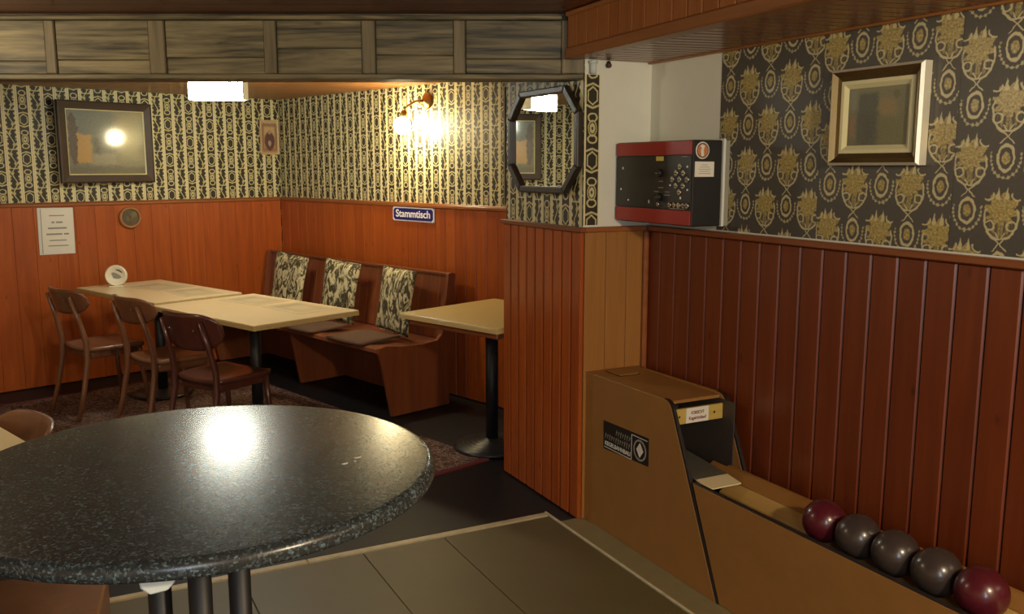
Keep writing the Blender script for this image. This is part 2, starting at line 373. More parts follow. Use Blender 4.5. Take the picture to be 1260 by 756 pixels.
# ------------------------------------------------------------------ helpers: geometry
def link(name, me, mat, parent=None, loc=None, rot=None):
    if mat is not None and not me.materials: me.materials.append(M[mat] if isinstance(mat, str) else mat)
    o = bpy.data.objects.new(name, me); COL.objects.link(o)
    if parent is not None: o.parent = parent
    if loc is not None: o.location = loc
    if rot is not None: o.rotation_euler = rot
    return o
def finish(bm, smooth=False, bevel=0.0, seg=2, angle=40):
    bmesh.ops.recalc_face_normals(bm, faces=bm.faces[:])
    if bevel > 0:
        es = [e for e in bm.edges if len(e.link_faces) == 2 and e.calc_face_angle(0) > R(angle)]
        bmesh.ops.bevel(bm, geom=es, offset=bevel, segments=seg, affect='EDGES', profile=0.5)
    if smooth:
        for f in bm.faces: f.smooth = True
    me = bpy.data.meshes.new('mesh'); bm.to_mesh(me); bm.free(); return me
def add_box(bm, x0, x1, y0, y1, z0, z1):
    vs = [bm.verts.new(p) for p in ((x0, y0, z0), (x1, y0, z0), (x1, y1, z0), (x0, y1, z0), (x0, y0, z1), (x1, y0, z1), (x1, y1, z1), (x0, y1, z1))]
    for f in ((0, 3, 2, 1), (4, 5, 6, 7), (0, 1, 5, 4), (1, 2, 6, 5), (2, 3, 7, 6), (3, 0, 4, 7)): bm.faces.new([vs[i] for i in f])
def box_me(x0, x1, y0, y1, z0, z1, bevel=0.0, seg=1):
    bm = bmesh.new(); add_box(bm, x0, x1, y0, y1, z0, z1); return finish(bm, bevel=bevel, seg=seg)
_cache = {}
def box(name, mat, parent, x0, x1, y0, y1, z0, z1, bevel=0.0, rot=None):
    """box whose origin is its own centre; alike boxes share mesh data"""
    a, b, c = (x1 - x0) / 2, (y1 - y0) / 2, (z1 - z0) / 2
    key = (round(a, 5), round(b, 5), round(c, 5), bevel, mat)
    if key not in _cache: _cache[key] = box_me(-a, a, -b, b, -c, c, bevel)
    return link(name, _cache[key], mat, parent, ((x0 + x1) / 2, (y0 + y1) / 2, (z0 + z1) / 2), rot)
def prism_me(pts, z0, z1, bevel=0.0, seg=2, axis='z', smooth=False):
    bm = bmesh.new()
    def P(p, h):
        if axis == 'z': return (p[0], p[1], h)
        if axis == 'x': return (h, p[0], p[1])
        return (p[0], h, p[1])
    lo = [bm.verts.new(P(p, z0)) for p in pts]; hi = [bm.verts.new(P(p, z1)) for p in pts]
    n = len(pts); bm.faces.new(lo[::-1]); bm.faces.new(hi)
    for i in range(n): bm.faces.new((lo[i], lo[(i + 1) % n], hi[(i + 1) % n], hi[i]))
    return finish(bm, bevel=bevel, seg=seg, smooth=smooth)
def lathe_me(profile, seg=32, smooth=True, cap=True):
    bm = bmesh.new(); rings = []
    for r, z in profile:
        if r < 1e-6: rings.append([bm.verts.new((0, 0, z))])
        else: rings.append([bm.verts.new((r * math.cos(2 * PI * k / seg), r * math.sin(2 * PI * k / seg), z)) for k in range(seg)])
    for a, b in zip(rings, rings[1:]):
        for k in range(seg):
            q = (k + 1) % seg
            if len(a) == 1 and len(b) == 1: continue
            if len(a) == 1: bm.faces.new((a[0], b[q], b[k]))
            elif len(b) == 1: bm.faces.new((a[k], a[q], b[0]))
            else: bm.faces.new((a[k], a[q], b[q], b[k]))
    if cap:
        for rg in (rings[0], rings[-1]):
            if len(rg) > 1: bm.faces.new(rg)
    bmesh.ops.recalc_face_normals(bm, faces=bm.faces[:])
    for f in bm.faces: f.smooth = smooth and len(f.verts) <= 4
    me = bpy.data.meshes.new('mesh'); bm.to_mesh(me); bm.free(); return me
def tube_me(pts, radii, seg=10, flat=1.0):
    """sweep along 3-D points; flat squashes the section along its second axis"""
    bm = bmesh.new(); rings = []; pts = [Vector(p) for p in pts]
    for i, p in enumerate(pts):
        d = (pts[min(i + 1, len(pts) - 1)] - pts[max(i - 1, 0)]).normalized()
        ref = Vector((1, 0, 0)) if abs(d.x) < 0.9 else Vector((0, 1, 0))
        a = d.cross(ref).normalized(); b = d.cross(a).normalized(); r = radii[i] if isinstance(radii, (list, tuple)) else radii
        rings.append([bm.verts.new(p + a * (r * math.cos(2 * PI * k / seg)) + b * (r * flat * math.sin(2 * PI * k / seg))) for k in range(seg)])
    for A, B in zip(rings, rings[1:]):
        for k in range(seg): bm.faces.new((A[k], A[(k + 1) % seg], B[(k + 1) % seg], B[k]))
    bm.faces.new(rings[0][::-1]); bm.faces.new(rings[-1])
    return finish(bm, smooth=True)
def grid_solid_me(nu, nv, f_top, f_bot, smooth=True):
    bm = bmesh.new()
    T = [[bm.verts.new(f_top(i / nu, j / nv)) for j in range(nv + 1)] for i in range(nu + 1)]
    B = [[bm.verts.new(f_bot(i / nu, j / nv)) for j in range(nv + 1)] for i in range(nu + 1)]
    for i in range(nu):
        for j in range(nv):
            bm.faces.new((T[i][j], T[i + 1][j], T[i + 1][j + 1], T[i][j + 1]))
            bm.faces.new((B[i][j], B[i][j + 1], B[i + 1][j + 1], B[i + 1][j]))
    for i in range(nu):
        bm.faces.new((T[i][0], B[i][0], B[i + 1][0], T[i + 1][0])); bm.faces.new((T[i][nv], T[i + 1][nv], B[i + 1][nv], B[i][nv]))
    for j in range(nv):
        bm.faces.new((T[0][j], T[0][j + 1], B[0][j + 1], B[0][j])); bm.faces.new((T[nu][j], B[nu][j], B[nu][j + 1], T[nu][j + 1]))
    bmesh.ops.remove_doubles(bm, verts=bm.verts[:], dist=1e-5)
    return finish(bm, smooth=smooth)
def quad_uv_me(p0, p1, p2, p3, uv=((0, 0), (1, 0), (1, 1), (0, 1))):
    me = bpy.data.meshes.new('mesh'); me.from_pydata([p0, p1, p2, p3], [], [(0, 1, 2, 3)])
    l = me.uv_layers.new(name='UVMap')
    for i, c in enumerate(uv): l.data[i].uv = c
    return me
def sheet(name, mat, parent, w, h, t=0.002, loc=None, rot=None, meter=False):
    """thin panel standing in local XZ facing -Y, centred, with UVs on every face from x,z"""
    me = box_me(-w / 2, w / 2, 0, t, -h / 2, h / 2)
    l = me.uv_layers.new(name='UVMap')
    for lp in me.loops:
        c = me.vertices[lp.vertex_index].co
        l.data[lp.index].uv = ((c.x + w / 2), (c.z + h / 2)) if meter else ((c.x + w / 2) / w, (c.z + h / 2) / h)
    return link(name, me, mat, parent, loc, rot)
def text(name, body, size, mat, parent, loc, rot, width=None, extrude=0.0006, bold=0.0):
    cu = bpy.data.curves.new('text', 'FONT'); cu.body = body; cu.size = size; cu.extrude = extrude; cu.offset = bold
    cu.align_x = 'CENTER'; cu.align_y = 'CENTER'
    tmp = bpy.data.objects.new('text_tmp', cu); COL.objects.link(tmp)
    dg = bpy.context.evaluated_depsgraph_get(); me = bpy.data.meshes.new_from_object(tmp.evaluated_get(dg))
    bpy.data.objects.remove(tmp); me.materials.clear()
    if width:
        xs = [v.co.x for v in me.vertices]; k = width / (max(xs) - min(xs))
        for v in me.vertices: v.co.x *= k
    return link(name, me, mat, parent, loc, rot)
def thing(name, label, cat, loc=(0, 0, 0), rotz=0.0, group=None):
    o = bpy.data.objects.new(name, None); COL.objects.link(o); o.empty_display_size = 0.05
    o.location = loc; o.rotation_euler = (0, 0, rotz); o['label'] = label; o['category'] = cat
    if group: o['group'] = group
    return o
def tag(o, label, cat, group=None, kind=None):
    o['label'] = label; o['category'] = cat
    if group: o['group'] = group
    if kind: o['kind'] = kind
    return o
def struct(name, label, cat, loc=(0, 0, 0), rotz=0.0):
    o = thing(name, label, cat, loc, rotz); o['kind'] = 'structure'; return o
def clip(poly, nx, ny, d):
    out = []
    for i in range(len(poly)):
        a, b = poly[i], poly[(i + 1) % len(poly)]
        da, db = a[0] * nx + a[1] * ny - d, b[0] * nx + b[1] * ny - d
        if da <= 0: out.append(a)
        if (da < 0 < db) or (db < 0 < da):
            t = da / (da - db); out.append((a[0] + (b[0] - a[0]) * t, a[1] + (b[1] - a[1]) * t))
    return out
def boards_over(parent, poly, ang, width, z0, z1, mat, gap=0.004, bevel=0.004, name='board', lo=None, hi=None):
    """lay planks of one direction (ang) over a convex polygon, each its own object"""
    dx, dy = math.cos(ang), math.sin(ang); nx, ny = -dy, dx
    ds = [p[0] * nx + p[1] * ny for p in poly]; d = max(min(ds), lo if lo is not None else -99); top = min(max(ds), hi if hi is not None else 99)
    while d < top - 0.01:
        q = clip(clip(poly, nx, ny, min(d + width - gap, top)), -nx, -ny, -(d + gap * 0.0))
        if len(q) >= 3:
            cx = sum(p[0] for p in q) / len(q); cy = sum(p[1] for p in q) / len(q)
            loc_pts = [((p[0] - cx) * dx + (p[1] - cy) * dy, (p[0] - cx) * nx + (p[1] - cy) * ny) for p in q]
            try: link(name, prism_me(loc_pts, z0, z1, bevel, 1), mat, parent, (cx, cy, 0), (0, 0, ang))
            except Exception: pass
        d += width

# ------------------------------------------------------------------ plan of the room (metres)
WZ = 1.365                                  # height of the wainscot
CX, CY = 1.83, 8.08                         # far corner of the alcove
BETA = R(17); ROTB = R(-73)                 # alcove axes: local x = s along the back wall, local y = -t
def BL(s, t, z=0.0):
    return Vector((CX + s * math.sin(BETA) - t * math.cos(BETA), CY - s * math.cos(BETA) - t * math.sin(BETA), z))
XR = 2.46                                   # right wall
PX0, PY0, PY1 = 2.107, 3.44, 4.20           # pier
CN, CF, ZS = 2.20, 2.275, 2.083             # ceilings: alcove, front room, soffit

# ------------------------------------------------------------------ floor
fl = struct('floor', 'dark linoleum floor with an olive tiled area in front', 'floor')
link('slab', box_me(-2.3, 3.2, -2.6, 8.4, -0.1, -0.006), 'dark_floor', fl)
xj = [-1.42, -0.92, -0.42, 0.08, 0.58, 1.08, 1.45, 1.985]
yj = [-2.5, -1.5, -0.5, 0.5, 1.5, 2.5, 3.515]
for a, b in zip(xj, xj[1:]):
    for c_, d_ in zip(yj, yj[1:]):
        box('tile', 'tile', fl, a + 0.0015, b - 0.0015, c_ + 0.0015, d_ - 0.0015, -0.006, 0.002, 0.001)
box('kerb', 'kerb', fl, 1.997, 2.46, -0.5, 3.435, -0.006, 0.004, 0.003)
box('edge_strip', 'strip', fl, 1.985, 1.997, -0.5, 3.56, -0.006, 0.010, 0.003)
for k in range(3):
    box('edge_strip', 'strip', fl, -1.42 + k * 1.135, -1.42 + (k + 1) * 1.135 - 0.002, 3.517, 3.553, -0.006, 0.008, 0.003)

# ------------------------------------------------------------------ walls
def wall_slab(name, label, p0, p1, z1, thick, mat, parent_rot):
    """wall standing from p0 to p1; its room face lies on the line, local x along it, room on local -y"""
    d = Vector(p1) - Vector(p0); L = d.length; ang = math.atan2(d.y, d.x)
    w = struct(name, label, 'wall', (p0[0], p0[1], 0), ang)
    me = box_me(0, L, 0, thick, 0, z1); l = me.uv_layers.new(name='UVMap')
    for lp in me.loops:
        c = me.vertices[lp.vertex_index].co; l.data[lp.index].uv = (c.x, c.z)
    link('wall_body', me, mat, w)
    return w, L
def wainscot(w, x0, x1, bw, mat, capmat, thick=0.020, z0=0.0, cap=True, groove=0.0045, gap=0.0015):
    n = max(1, round((x1 - x0) / bw)); bw = (x1 - x0) / n
    for k in range(n):
        box('board', mat, w, x0 + k * bw + gap, x0 + (k + 1) * bw - gap, -thick, 0, z0, WZ - 0.03, groove)
    if cap:
        bm = bmesh.new(); add_box(bm, x0, x1, -thick - 0.014, 0, WZ - 0.030, WZ - 0.008); add_box(bm, x0, x1, -thick - 0.004, 0, WZ - 0.008, WZ)
        link('cap_rail', finish(bm, bevel=0.003, seg=1), capmat, w)
# left wall of the alcove runs along t at s = 0 (room at s > 0)
pL0 = BL(0, 4.2); pL1 = BL(0, 0)
wl, LL = wall_slab('wall_left', 'left alcove wall with striped medallion wallpaper over orange pine boards', (pL0.x, pL0.y), (pL1.x, pL1.y), 2.25, 0.12, 'wp', 0)
wainscot(wl, LL - 2.9, LL - 0.022, 0.145, 'wain', 'cap', groove=0.0015, gap=0.0005)
pB0 = BL(0, 0); pB1 = BL(3.95, 0)
wb, LB = wall_slab('wall_back', 'back alcove wall with striped medallion wallpaper over narrow pine boards', (pB0.x, pB0.y), (pB1.x, pB1.y), 2.25, 0.12, 'wp', 0)
wainscot(wb, 0.022, 1.84, 0.14, 'wain', 'cap', groove=0.0015, gap=0.0005)
wainscot(wb, 1.84, 3.9, 0.107, 'wain', 'cap', groove=0.005, gap=0.002)
# pier between alcove and lane
wp_ = struct('wall_pier', 'wallpapered pier with pine boards between alcove and bowling lane', 'wall')
me = box_me(PX0, 2.95, PY0, PY1, 0, 2.28); l = me.uv_layers.new(name='UVMap')
me.materials.append(M['wp']); me.materials.append(M['white_wall'])
for p in me.polygons:
    p.material_index = 0 if p.normal.x < -0.5 else 1
    for li in p.loop_indices:
        c = me.vertices[me.loops[li].vertex_index].co; l.data[li].uv = (c.y - 0.03, c.z)
link('pier_body', me, None, wp_)
n = 9; bw = (PY1 - PY0 + 0.02) / n
for k in range(n):
    y0 = PY0 - 0.02 + k * bw
    box('board', 'wain', wp_, PX0 - 0.020, PX0, y0 + 0.0055, y0 + bw - 0.0055, 0, WZ - 0.03, 0.004)
for k in range(3):
    x0 = PX0 + k * 0.112
    box('board', 'wain_honey', wp_, x0 + 0.001, min(x0 + 0.112, XR - 0.02) - 0.001, PY0 - 0.020, PY0, 0, WZ - 0.03, 0.003)
box('corner_bead', 'cap', wp_, XR - 0.046, XR - 0.020, PY0 - 0.046, PY0 - 0.020, 0, WZ - 0.03, 0.008)
box('cap_rail', 'capy', wp_, PX0 - 0.034, PX0, PY0 - 0.034, PY1, WZ - 0.030, WZ - 0.008, 0.003)
box('cap_rail', 'cap', wp_, PX0, XR - 0.036, PY0 - 0.034, PY0, WZ - 0.030, WZ - 0.008, 0.003)
me = box_me(PX0, PX0 + 0.080, PY0 - 0.002, PY0, WZ, 2.02); l = me.uv_layers.new(name='UVMap')
for lp in me.loops:
    c = me.vertices[lp.vertex_index].co; l.data[lp.index].uv = (c.x - PX0 + 0.0025, c.z + 0.03)
link('wallpaper_strip', me, 'wp', wp_)
# right wall
wr = struct('wall_right', 'right wall with dark gilt medallion wallpaper over red-brown pine boards', 'wall')
link('wall_body', box_me(XR, XR + 0.12, -2.5, PY0, 0, 2.28), 'white_wall', wr)
me = box_me(XR - 0.002, XR, -2.5, 2.955, WZ, ZS); l = me.uv_layers.new(name='UVMap')
for lp in me.loops:
    c = me.vertices[lp.vertex_index].co; l.data[lp.index].uv = (2.955 - c.y, c.z)
link('wallpaper', me, 'wpd', wr)
y = PY0 - 0.02; k = 0
while y > 0.2:
    box('board', 'wain_red', wr, XR - 0.020, XR, y - 0.107 + 0.0015, y - 0.0015, 0, WZ - 0.03, 0.006); y -= 0.107
link('paneling', box_me(XR - 0.020, XR, -2.5, y, 0, WZ - 0.03), 'wain_red', wr)
box('cap_rail', 'capy', wr, XR - 0.036, XR, -2.5, PY0 - 0.036, WZ - 0.030, WZ - 0.006, 0.004)
# walls behind the photographer
tag(link('wall_front', box_me(-2.3, 2.58, -2.62, -2.5, 0, 2.3), 'plain_wall'), 'plain ochre wall behind the viewpoint', 'wall', kind='structure')
tag(link('wall_side', box_me(-2.42, -2.3, -2.62, 7.0, 0, 2.3), 'plain_wall'), 'plain ochre wall on the far left side', 'wall', kind='structure')

# ------------------------------------------------------------------ beam, ceilings, soffit
BA = R(-27)                                 # beam runs along (cos, sin) of -27 deg
bd = Vector((math.cos(BA), math.sin(BA), 0)); bn = Vector((-math.sin(BA), math.cos(BA), 0))
bm_ = struct('trim_1', 'weathered grey timber beam with battens under the ceiling', 'beam', (PX0, PY0, 0), BA)
link('beam_core', box_me(-4.95, -0.005, 0.022, 0.14, 2.02, CF), 'grey_wood', bm_)
bat = [(0.0, 0.10), (0.516, 0.568), (0.905, 0.965), (1.333, 1.386), (1.814, 1.884), (2.287, 2.333), (2.80, 2.86), (3.35, 3.40), (3.95, 4.0), (4.5, 4.56)]
for a, b in bat:
    box('batten', 'grey_batten', bm_, -b, -a - 0.002, -0.002, 0.022, 2.022, 2.246, 0.004)
splits = [2.085, 2.10, 2.13, 2.09, 2.08, 2.075, 2.09, 2.1, 2.09]
for (a, b), z in zip(zip(bat, bat[1:]), splits):
    x0, x1 = -b[0] + 0.001, -a[1] - 0.001
    box('board', 'grey_wood', bm_, x0, x1, 0.008, 0.022, 2.022, z - 0.0015, 0.003)
    box('board', 'grey_wood', bm_, x0, x1, 0.006, 0.022, z + 0.0015, 2.246, 0.003)
box('top_rail', 'grey_wood', bm_, -4.95, -0.10, -0.012, 0.022, 2.248, 2.266, 0.004)
box('bottom_rail', 'grey_wood', bm_, -4.95, -0.005, -0.010, 0.14, 1.998, 2.020, 0.004)

beamL = Vector((PX0, PY0, 0)) - bd * 4.9
front_poly = [(-2.3, -2.5), (XR, -2.5), (XR, PY0), (PX0, PY0), (beamL.x, beamL.y)]
cf = struct('ceiling', 'red-brown boarded ceiling of the front room', 'ceiling')
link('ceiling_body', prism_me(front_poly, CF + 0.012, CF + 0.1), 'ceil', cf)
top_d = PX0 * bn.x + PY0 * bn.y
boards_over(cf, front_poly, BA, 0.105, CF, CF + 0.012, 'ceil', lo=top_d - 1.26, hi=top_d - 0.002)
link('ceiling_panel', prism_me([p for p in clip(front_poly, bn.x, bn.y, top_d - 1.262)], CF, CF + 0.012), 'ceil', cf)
behind = Vector((PX0, PY0, 0)) + bn * 0.15
bl2 = behind - bd * 4.75
niche = [(pB0.x, pB0.y), (pL0.x, pL0.y), (bl2.x, bl2.y), (behind.x - bd.x * .02, behind.y - bd.y * .02), (2.85, PY1), (pB1.x, pB1.y)]
cn = struct('ceiling_alcove', 'amber boarded ceiling of the alcove behind the beam', 'ceiling')
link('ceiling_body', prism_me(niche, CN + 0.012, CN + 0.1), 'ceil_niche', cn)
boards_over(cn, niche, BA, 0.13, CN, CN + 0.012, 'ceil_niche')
# soffit over the lane
sf = struct('ceiling_soffit', 'lowered pine-clad soffit above the bowling lane', 'ceiling')
def sx(y): return 2.03 - 0.055 * (3.44 - y)
link('soffit_body', prism_me([(sx(-2.5), -2.5), (XR, -2.5), (XR, PY0), (sx(PY0) + 0.0, PY0)], ZS + 0.014, CF), 'soffit_x', sf)
ang = math.atan2(1.0, 0.055)
y = PY0 - 0.004
while y > 0.3:                               # upright boards of the fascia
    y0 = y - 0.088; yc = (y + y0) / 2
    box('board', 'soffit', sf, sx(yc) - 0.014, sx(yc), y0 + 0.0015, y - 0.0015, ZS + 0.040, CF - 0.004, 0.004, rot=(0, 0, -math.atan(0.055)))
    y = y0
link('fascia', prism_me([(sx(-2.5) - 0.014, -2.5), (sx(-2.5), -2.5), (sx(y), y), (sx(y) - 0.014, y)], ZS + 0.04, CF - 0.004), 'soffit', sf)
link('bottom_rail', prism_me([(sx(-2.5) - 0.024, -2.5), (sx(-2.5) + 0.05, -2.5), (sx(PY0 - .004) + 0.05, PY0 - .004), (sx(PY0 - .004) - 0.024, PY0 - .004)], ZS - 0.004, ZS + 0.040, 0.005, 1), 'soffit_y', sf)
link('top_rail', prism_me([(sx(-2.5) - 0.026, -2.5), (sx(-2.5), -2.5), (sx(PY0 - .004), PY0 - .004), (sx(PY0 - .004) - 0.026, PY0 - .004)], CF - 0.022, CF - 0.003, 0.004, 1), 'soffit_y', sf)
spoly = [(sx(-0.2) + 0.052, -0.2), (XR - 0.03, -0.2), (XR - 0.03, PY0 - 0.002), (sx(PY0) + 0.052, PY0 - 0.002)]
boards_over(sf, spoly, R(-13), 0.068, ZS, ZS + 0.014, 'soffit_x', gap=0.006, bevel=0.004)
box('wall_rail', 'soffit_y', sf, XR - 0.028, XR, -2.5, PY0 - 0.002, ZS - 0.006, ZS + 0.014, 0.005)

# ------------------------------------------------------------------ things on the pier and right wall
mr = thing('octagonal_mirror', 'octagonal wall mirror in a dark wooden frame on the wallpapered pier', 'mirror', (PX0, 3.785, 1.742), 0)
def octo(w, h, c): return [(-w + c, -h), (w - c, -h), (w, -h + c), (w, h - c), (w - c, h), (-w + c, h), (-w, h - c), (-w, -h + c)]
O, I = octo(0.340, 0.242, 0.118), octo(0.306, 0.210, 0.103)
for k in range(8):
    q = [O[k], O[(k + 1) % 8], I[(k + 1) % 8], I[k]]
    link('frame_rail', prism_me(q, -0.032, -0.002, 0.006, 2, axis='x'), 'mirror_frame', mr)
link('mirror_glass', prism_me(octo(0.316, 0.220, 0.108), -0.014, -0.003, axis='x'), 'mirror', mr)

pt = thing('white_pipe', 'short white pipe stub beside the top of the wallpapered pier', 'pipe', (PX0 + 0.03, PY0 - 0.022, 2.022))
link('pipe', lathe_me([(0.014, 0), (0.014, 0.055)], 16), 'white_plastic', pt); link('collar', lathe_me([(0.019, 0.044), (0.019, 0.054)], 16), 'white_plastic', pt)
kb = thing('ceiling_knob', 'small dark brown knob under the soffit by the white wall', 'knob', (PX0 + 0.115, PY0 - 0.012, 2.062))
link('knob_body', lathe_me([(0, -0.012), (0.010, -0.010), (0.014, 0), (0.010, 0.008), (0.006, 0.018)], 14), 'frame_brown', kb)

# control box
cb = thing('control_box', 'black lane control box with red bands and knobs on the white wall', 'control box', (2.272, 2.890, 1.385))
DX, DY, DZ = 0.150, 0.540, 0.343
link('case', box_me(0.004, DX, 0, DY, 0, DZ, 0.004), 'black_case', cb)
link('face_plate', box_me(0.0, 0.004, 0.008, DY - 0.004, 0.066, DZ - 0.062, 0.001), 'black_face', cb)
for z0, z1 in ((0.004, 0.062), (DZ - 0.058, DZ - 0.003)):
    link('red_band', box_me(-0.002, 0.004, 0.006, DY - 0.003, z0, z1, 0.0015), 'red', cb)
link('backing_board', box_me(DX, DX + 0.012, -0.006, DY, -0.002, DZ + 0.006, 0.001), 'print_white', cb)
link('wall_batten', box_me(DX + 0.012, XR - 2.272 - 0.003, -0.004, DY, 0.0, DZ, 0.001), 'print_grey', cb)
def face(y, z, x=0.0): return (x, y, z)
RX = (R(90), 0, R(-90))                      # lathe axis to -x
def disc(name, mat, parent, loc, r, t, seg=18, rot=(0, R(-90), 0), prof=None):
    return link(name, lathe_me(prof or [(r, 0), (r, t * 0.75), (r * 0.88, t)], seg), mat, parent, loc, rot)
kx = DY * (1 - 0.615)                        # y of the two knobs (far end of the face is y = DY)
for z in (0.212, 0.113):
    kn = disc('knob', 'knob', cb, (0, kx, z), 0.017, 0.020)
    disc('pointer_cap', 'chrome', kn, (0, 0, 0.020), 0.008, 0.002)
cy_, cz_ = DY * 0.145, 0.187
for (a, b) in ((0, 2), (-.5, 1), (.5, 1), (-1, 0), (0, 0), (1, 0), (-.5, -1), (.5, -1), (0, -2)):
    sk = disc('pin_lamp', 'chrome', cb, (0, cy_ + a * 0.048, cz_ + b * 0.0255), 0.0125, 0.004)
    disc('lens', 'knob', sk, (0, 0, 0.004), 0.0085, 0.003)
for k, (yy, r) in enumerate(((0.215, 0.009), (0.135, 0.011), (0.105, 0.011), (0.075, 0.013), (0.045, 0.011), (0.022, 0.012))):
    bt = disc('push_button', 'chrome', cb, (0, yy, 0.083), r, 0.008)
    if k != 3: disc('button_centre', 'knob', bt, (0, 0, 0.008), r * 0.65, 0.003)
for yy, zz, h in ((0.485, 0.232, 0.010), (0.498, 0.140, 0.008), (0.440, 0.094, 0.007), (0.285, 0.092, 0.014), (0.030, 0.238, 0.008), (0.140, 0.163, 0.007), (0.026, 0.146, 0.007), (0.070, 0.113, 0.010)):
    link('indicator', box_me(-0.003, 0, yy - 0.003, yy + 0.003, zz - h / 2, zz + h / 2), 'print_white', cb)
link('yellow_label', box_me(-0.0015, 0, 0.190, 0.240, 0.262, 0.280), 'print_yellow', cb)
for yy, zz, w in ((0.205, 0.178, 0.03), (0.205, 0.152, 0.034), (0.16, 0.135, 0.03), (0.235, 0.135, 0.03), (0.16, 0.122, 0.04), (0.05, 0.278, 0.035), (0.09, 0.0685, 0.1)):
    link('caption_line', box_me(-0.0012, 0, yy - w / 2, yy + w / 2, zz - 0.0016, zz + 0.0016), 'print_grey', cb)
st = disc('round_sticker', 'print_white', cb, (0.048, 0, 0.302), 0.034, 0.0012, 28, rot=(R(90), 0, 0)); st['label'] = 'white and orange round sticker'
disc('sticker_ring', 'print_black', st, (0, 0, 0.0012), 0.029, 0.0006, 28, rot=(0, 0, 0))
disc('sticker_field', 'print_orange', st, (0, 0, 0.0018), 0.026, 0.0006, 28, rot=(0, 0, 0))
link('sticker_shape', prism_me([(-.006, -.024), (.006, -.022), (.004, .004), (.010, .018), (-.004, .024), (-.014, .016), (-.006, .010), (-.010, -.004)], 0.0024, 0.003), 'print_white', st)
nt_ = link('paper_label', box_me(0.012, 0.108, -0.0012, 0, 0.198, 0.258), 'paper', cb)
for k, (w, dx) in enumerate(((0.03, 0), (0.05, 0), (0.062, 0), (0.05, 0), (0.06, 0))):
    link('printed_line', box_me(0.060 - w / 2, 0.060 + w / 2, -0.0018, -0.0012, 0.244 - k * 0.0085, 0.2462 - k * 0.0085), 'print_grey', nt_)

# framed painting on the right wall
fp = thing('framed_painting', 'silver framed abstract painting on the dark gilt wallpaper', 'painting', (XR - 0.003, 2.15, 1.787))
def mitred_frame(parent, w, h, fw, prof, mats, name='frame_rail', axis='x', sgn=-1):
    """four mitred rails; prof = list of (inset, depth) steps, one material per strip"""
    for (i0, d0), (i1, d1), mat in zip(prof, prof[1:], mats):
        A = [(-w + i0, -h + i0), (w - i0, -h + i0), (w - i0, h - i0), (-w + i0, h - i0)]
        B = [(-w + i1, -h + i1), (w - i1, -h + i1), (w - i1, h - i1), (-w + i1, h - i1)]
        for k in range(4):
            q = (k + 1) % 4
            bm = bmesh.new()
            def V(p, d): return bm.verts.new((sgn * d, p[0], p[1]) if axis == 'x' else (p[0], sgn * d, p[1]))
            f1 = [V(A[k], d0), V(A[q], d0), V(B[q], d1), V(B[k], d1)]; f0 = [V(A[k], 0), V(A[q], 0), V(B[q], 0), V(B[k], 0)]
            bm.faces.new(f1); bm.faces.new(f0[::-1])
            for j in range(4): bm.faces.new((f1[j], f1[(j + 1) % 4], f0[(j + 1) % 4], f0[j]))
            link(name, finish(bm), mat, parent)
mitred_frame(fp, 0.187, 0.160, 0, [(0, 0.032), (0.009, 0.040), (0.024, 0.026), (0.040, 0.020)], ['silver', 'bronze', 'bronze'])
mitred_frame(fp, 0.147, 0.120, 0, [(0, 0.026), (0.012, 0.026), (0.026, 0.016)], ['slip', 'slip'], name='inner_slip')
sheet('canvas', 'pic_abstract', fp, 0.25, 0.20, 0.006, (-0.016, 0, 0), (0, 0, R(-90)))

# ------------------------------------------------------------------ things on the alcove walls
def on_left(s_off, t, z):                    # point on the left wall
    return BL(s_off, t, z)
RL = R(17)                                   # local -y looks into the room from the left wall
RB = ROTB                                    # the same for the back wall
pc = thing('framed_city_picture', 'city scene under glass in a broad dark wooden frame', 'picture', on_left(0.045, 1.494, 1.806), RL + R(6.5))
mitred_frame(pc, 0.362, 0.302, 0, [(0, 0.030), (0.012, 0.034), (0.060, 0.020)], ['frame_brown', 'frame_brown'], axis='y')
mitred_frame(pc, 0.302, 0.242, 0, [(0, 0.020), (0.008, 0.014)], ['slip'], name='inner_slip', axis='y')
sheet('picture_print', 'pic_city', pc, 0.596, 0.476, 0.004, (0, -0.012, 0))
ic = thing('small_framed_print', 'small pale framed print of a dark-robed figure near the corner', 'picture', on_left(0.003, 0.100, 1.878), RL)
mitred_frame(ic, 0.088, 0.146, 0, [(0, 0.012), (0.004, 0.015), (0.013, 0.010)], ['icon_frame', 'icon_frame'], axis='y')
sheet('print', 'pic_icon', ic, 0.152, 0.268, 0.003, (0, -0.008, 0))
no = thing('paper_notice', 'white paper notice in a clear sleeve on the pine boards', 'notice', on_left(0.024, 1.890, 1.153), RL)
no.rotation_euler = (0, R(0.6), RL)
link('sleeve', box_me(-0.125, 0.125, -0.002, 0, -0.172, 0.172, 0.0006), 'print_white', no)
link('sheet', box_me(-0.098, 0.120, -0.003, -0.002, -0.165, 0.165), 'paper', no)
link('punched_margin', box_me(-0.104, -0.100, -0.0035, -0.002, -0.168, 0.168), 'print_grey', no)
for z, ws in ((0.115, (0.105,)), (0.065, (0.02, 0.045)), (0.022, (0.13,)), (-0.022, (0.11, 0.035)), (-0.068, (0.12,)), (-0.108, (0.14,))):
    tot = sum(ws) + 0.012 * (len(ws) - 1); x = 0.008 - tot / 2
    big = 0.0062 if z in (0.022, -0.022, 0.065) else 0.0038
    for w in ws:
        link('text_line', box_me(x, x + w, -0.0035, -0.003, z - big, z + big), 'print_grey', no); x += w + 0.012
ba = thing('round_barometer', 'small round barometer with wooden ring and dark dial', 'barometer', on_left(0.022, 1.345, 1.233), RL)
link('wooden_ring', lathe_me([(0.085, 0), (0.088, 0.012), (0.080, 0.026), (0.068, 0.026), (0.064, 0.016), (0.064, 0.002)], 36, cap=False), 'wood_ring', ba, (0, 0, 0), (R(90), 0, 0))
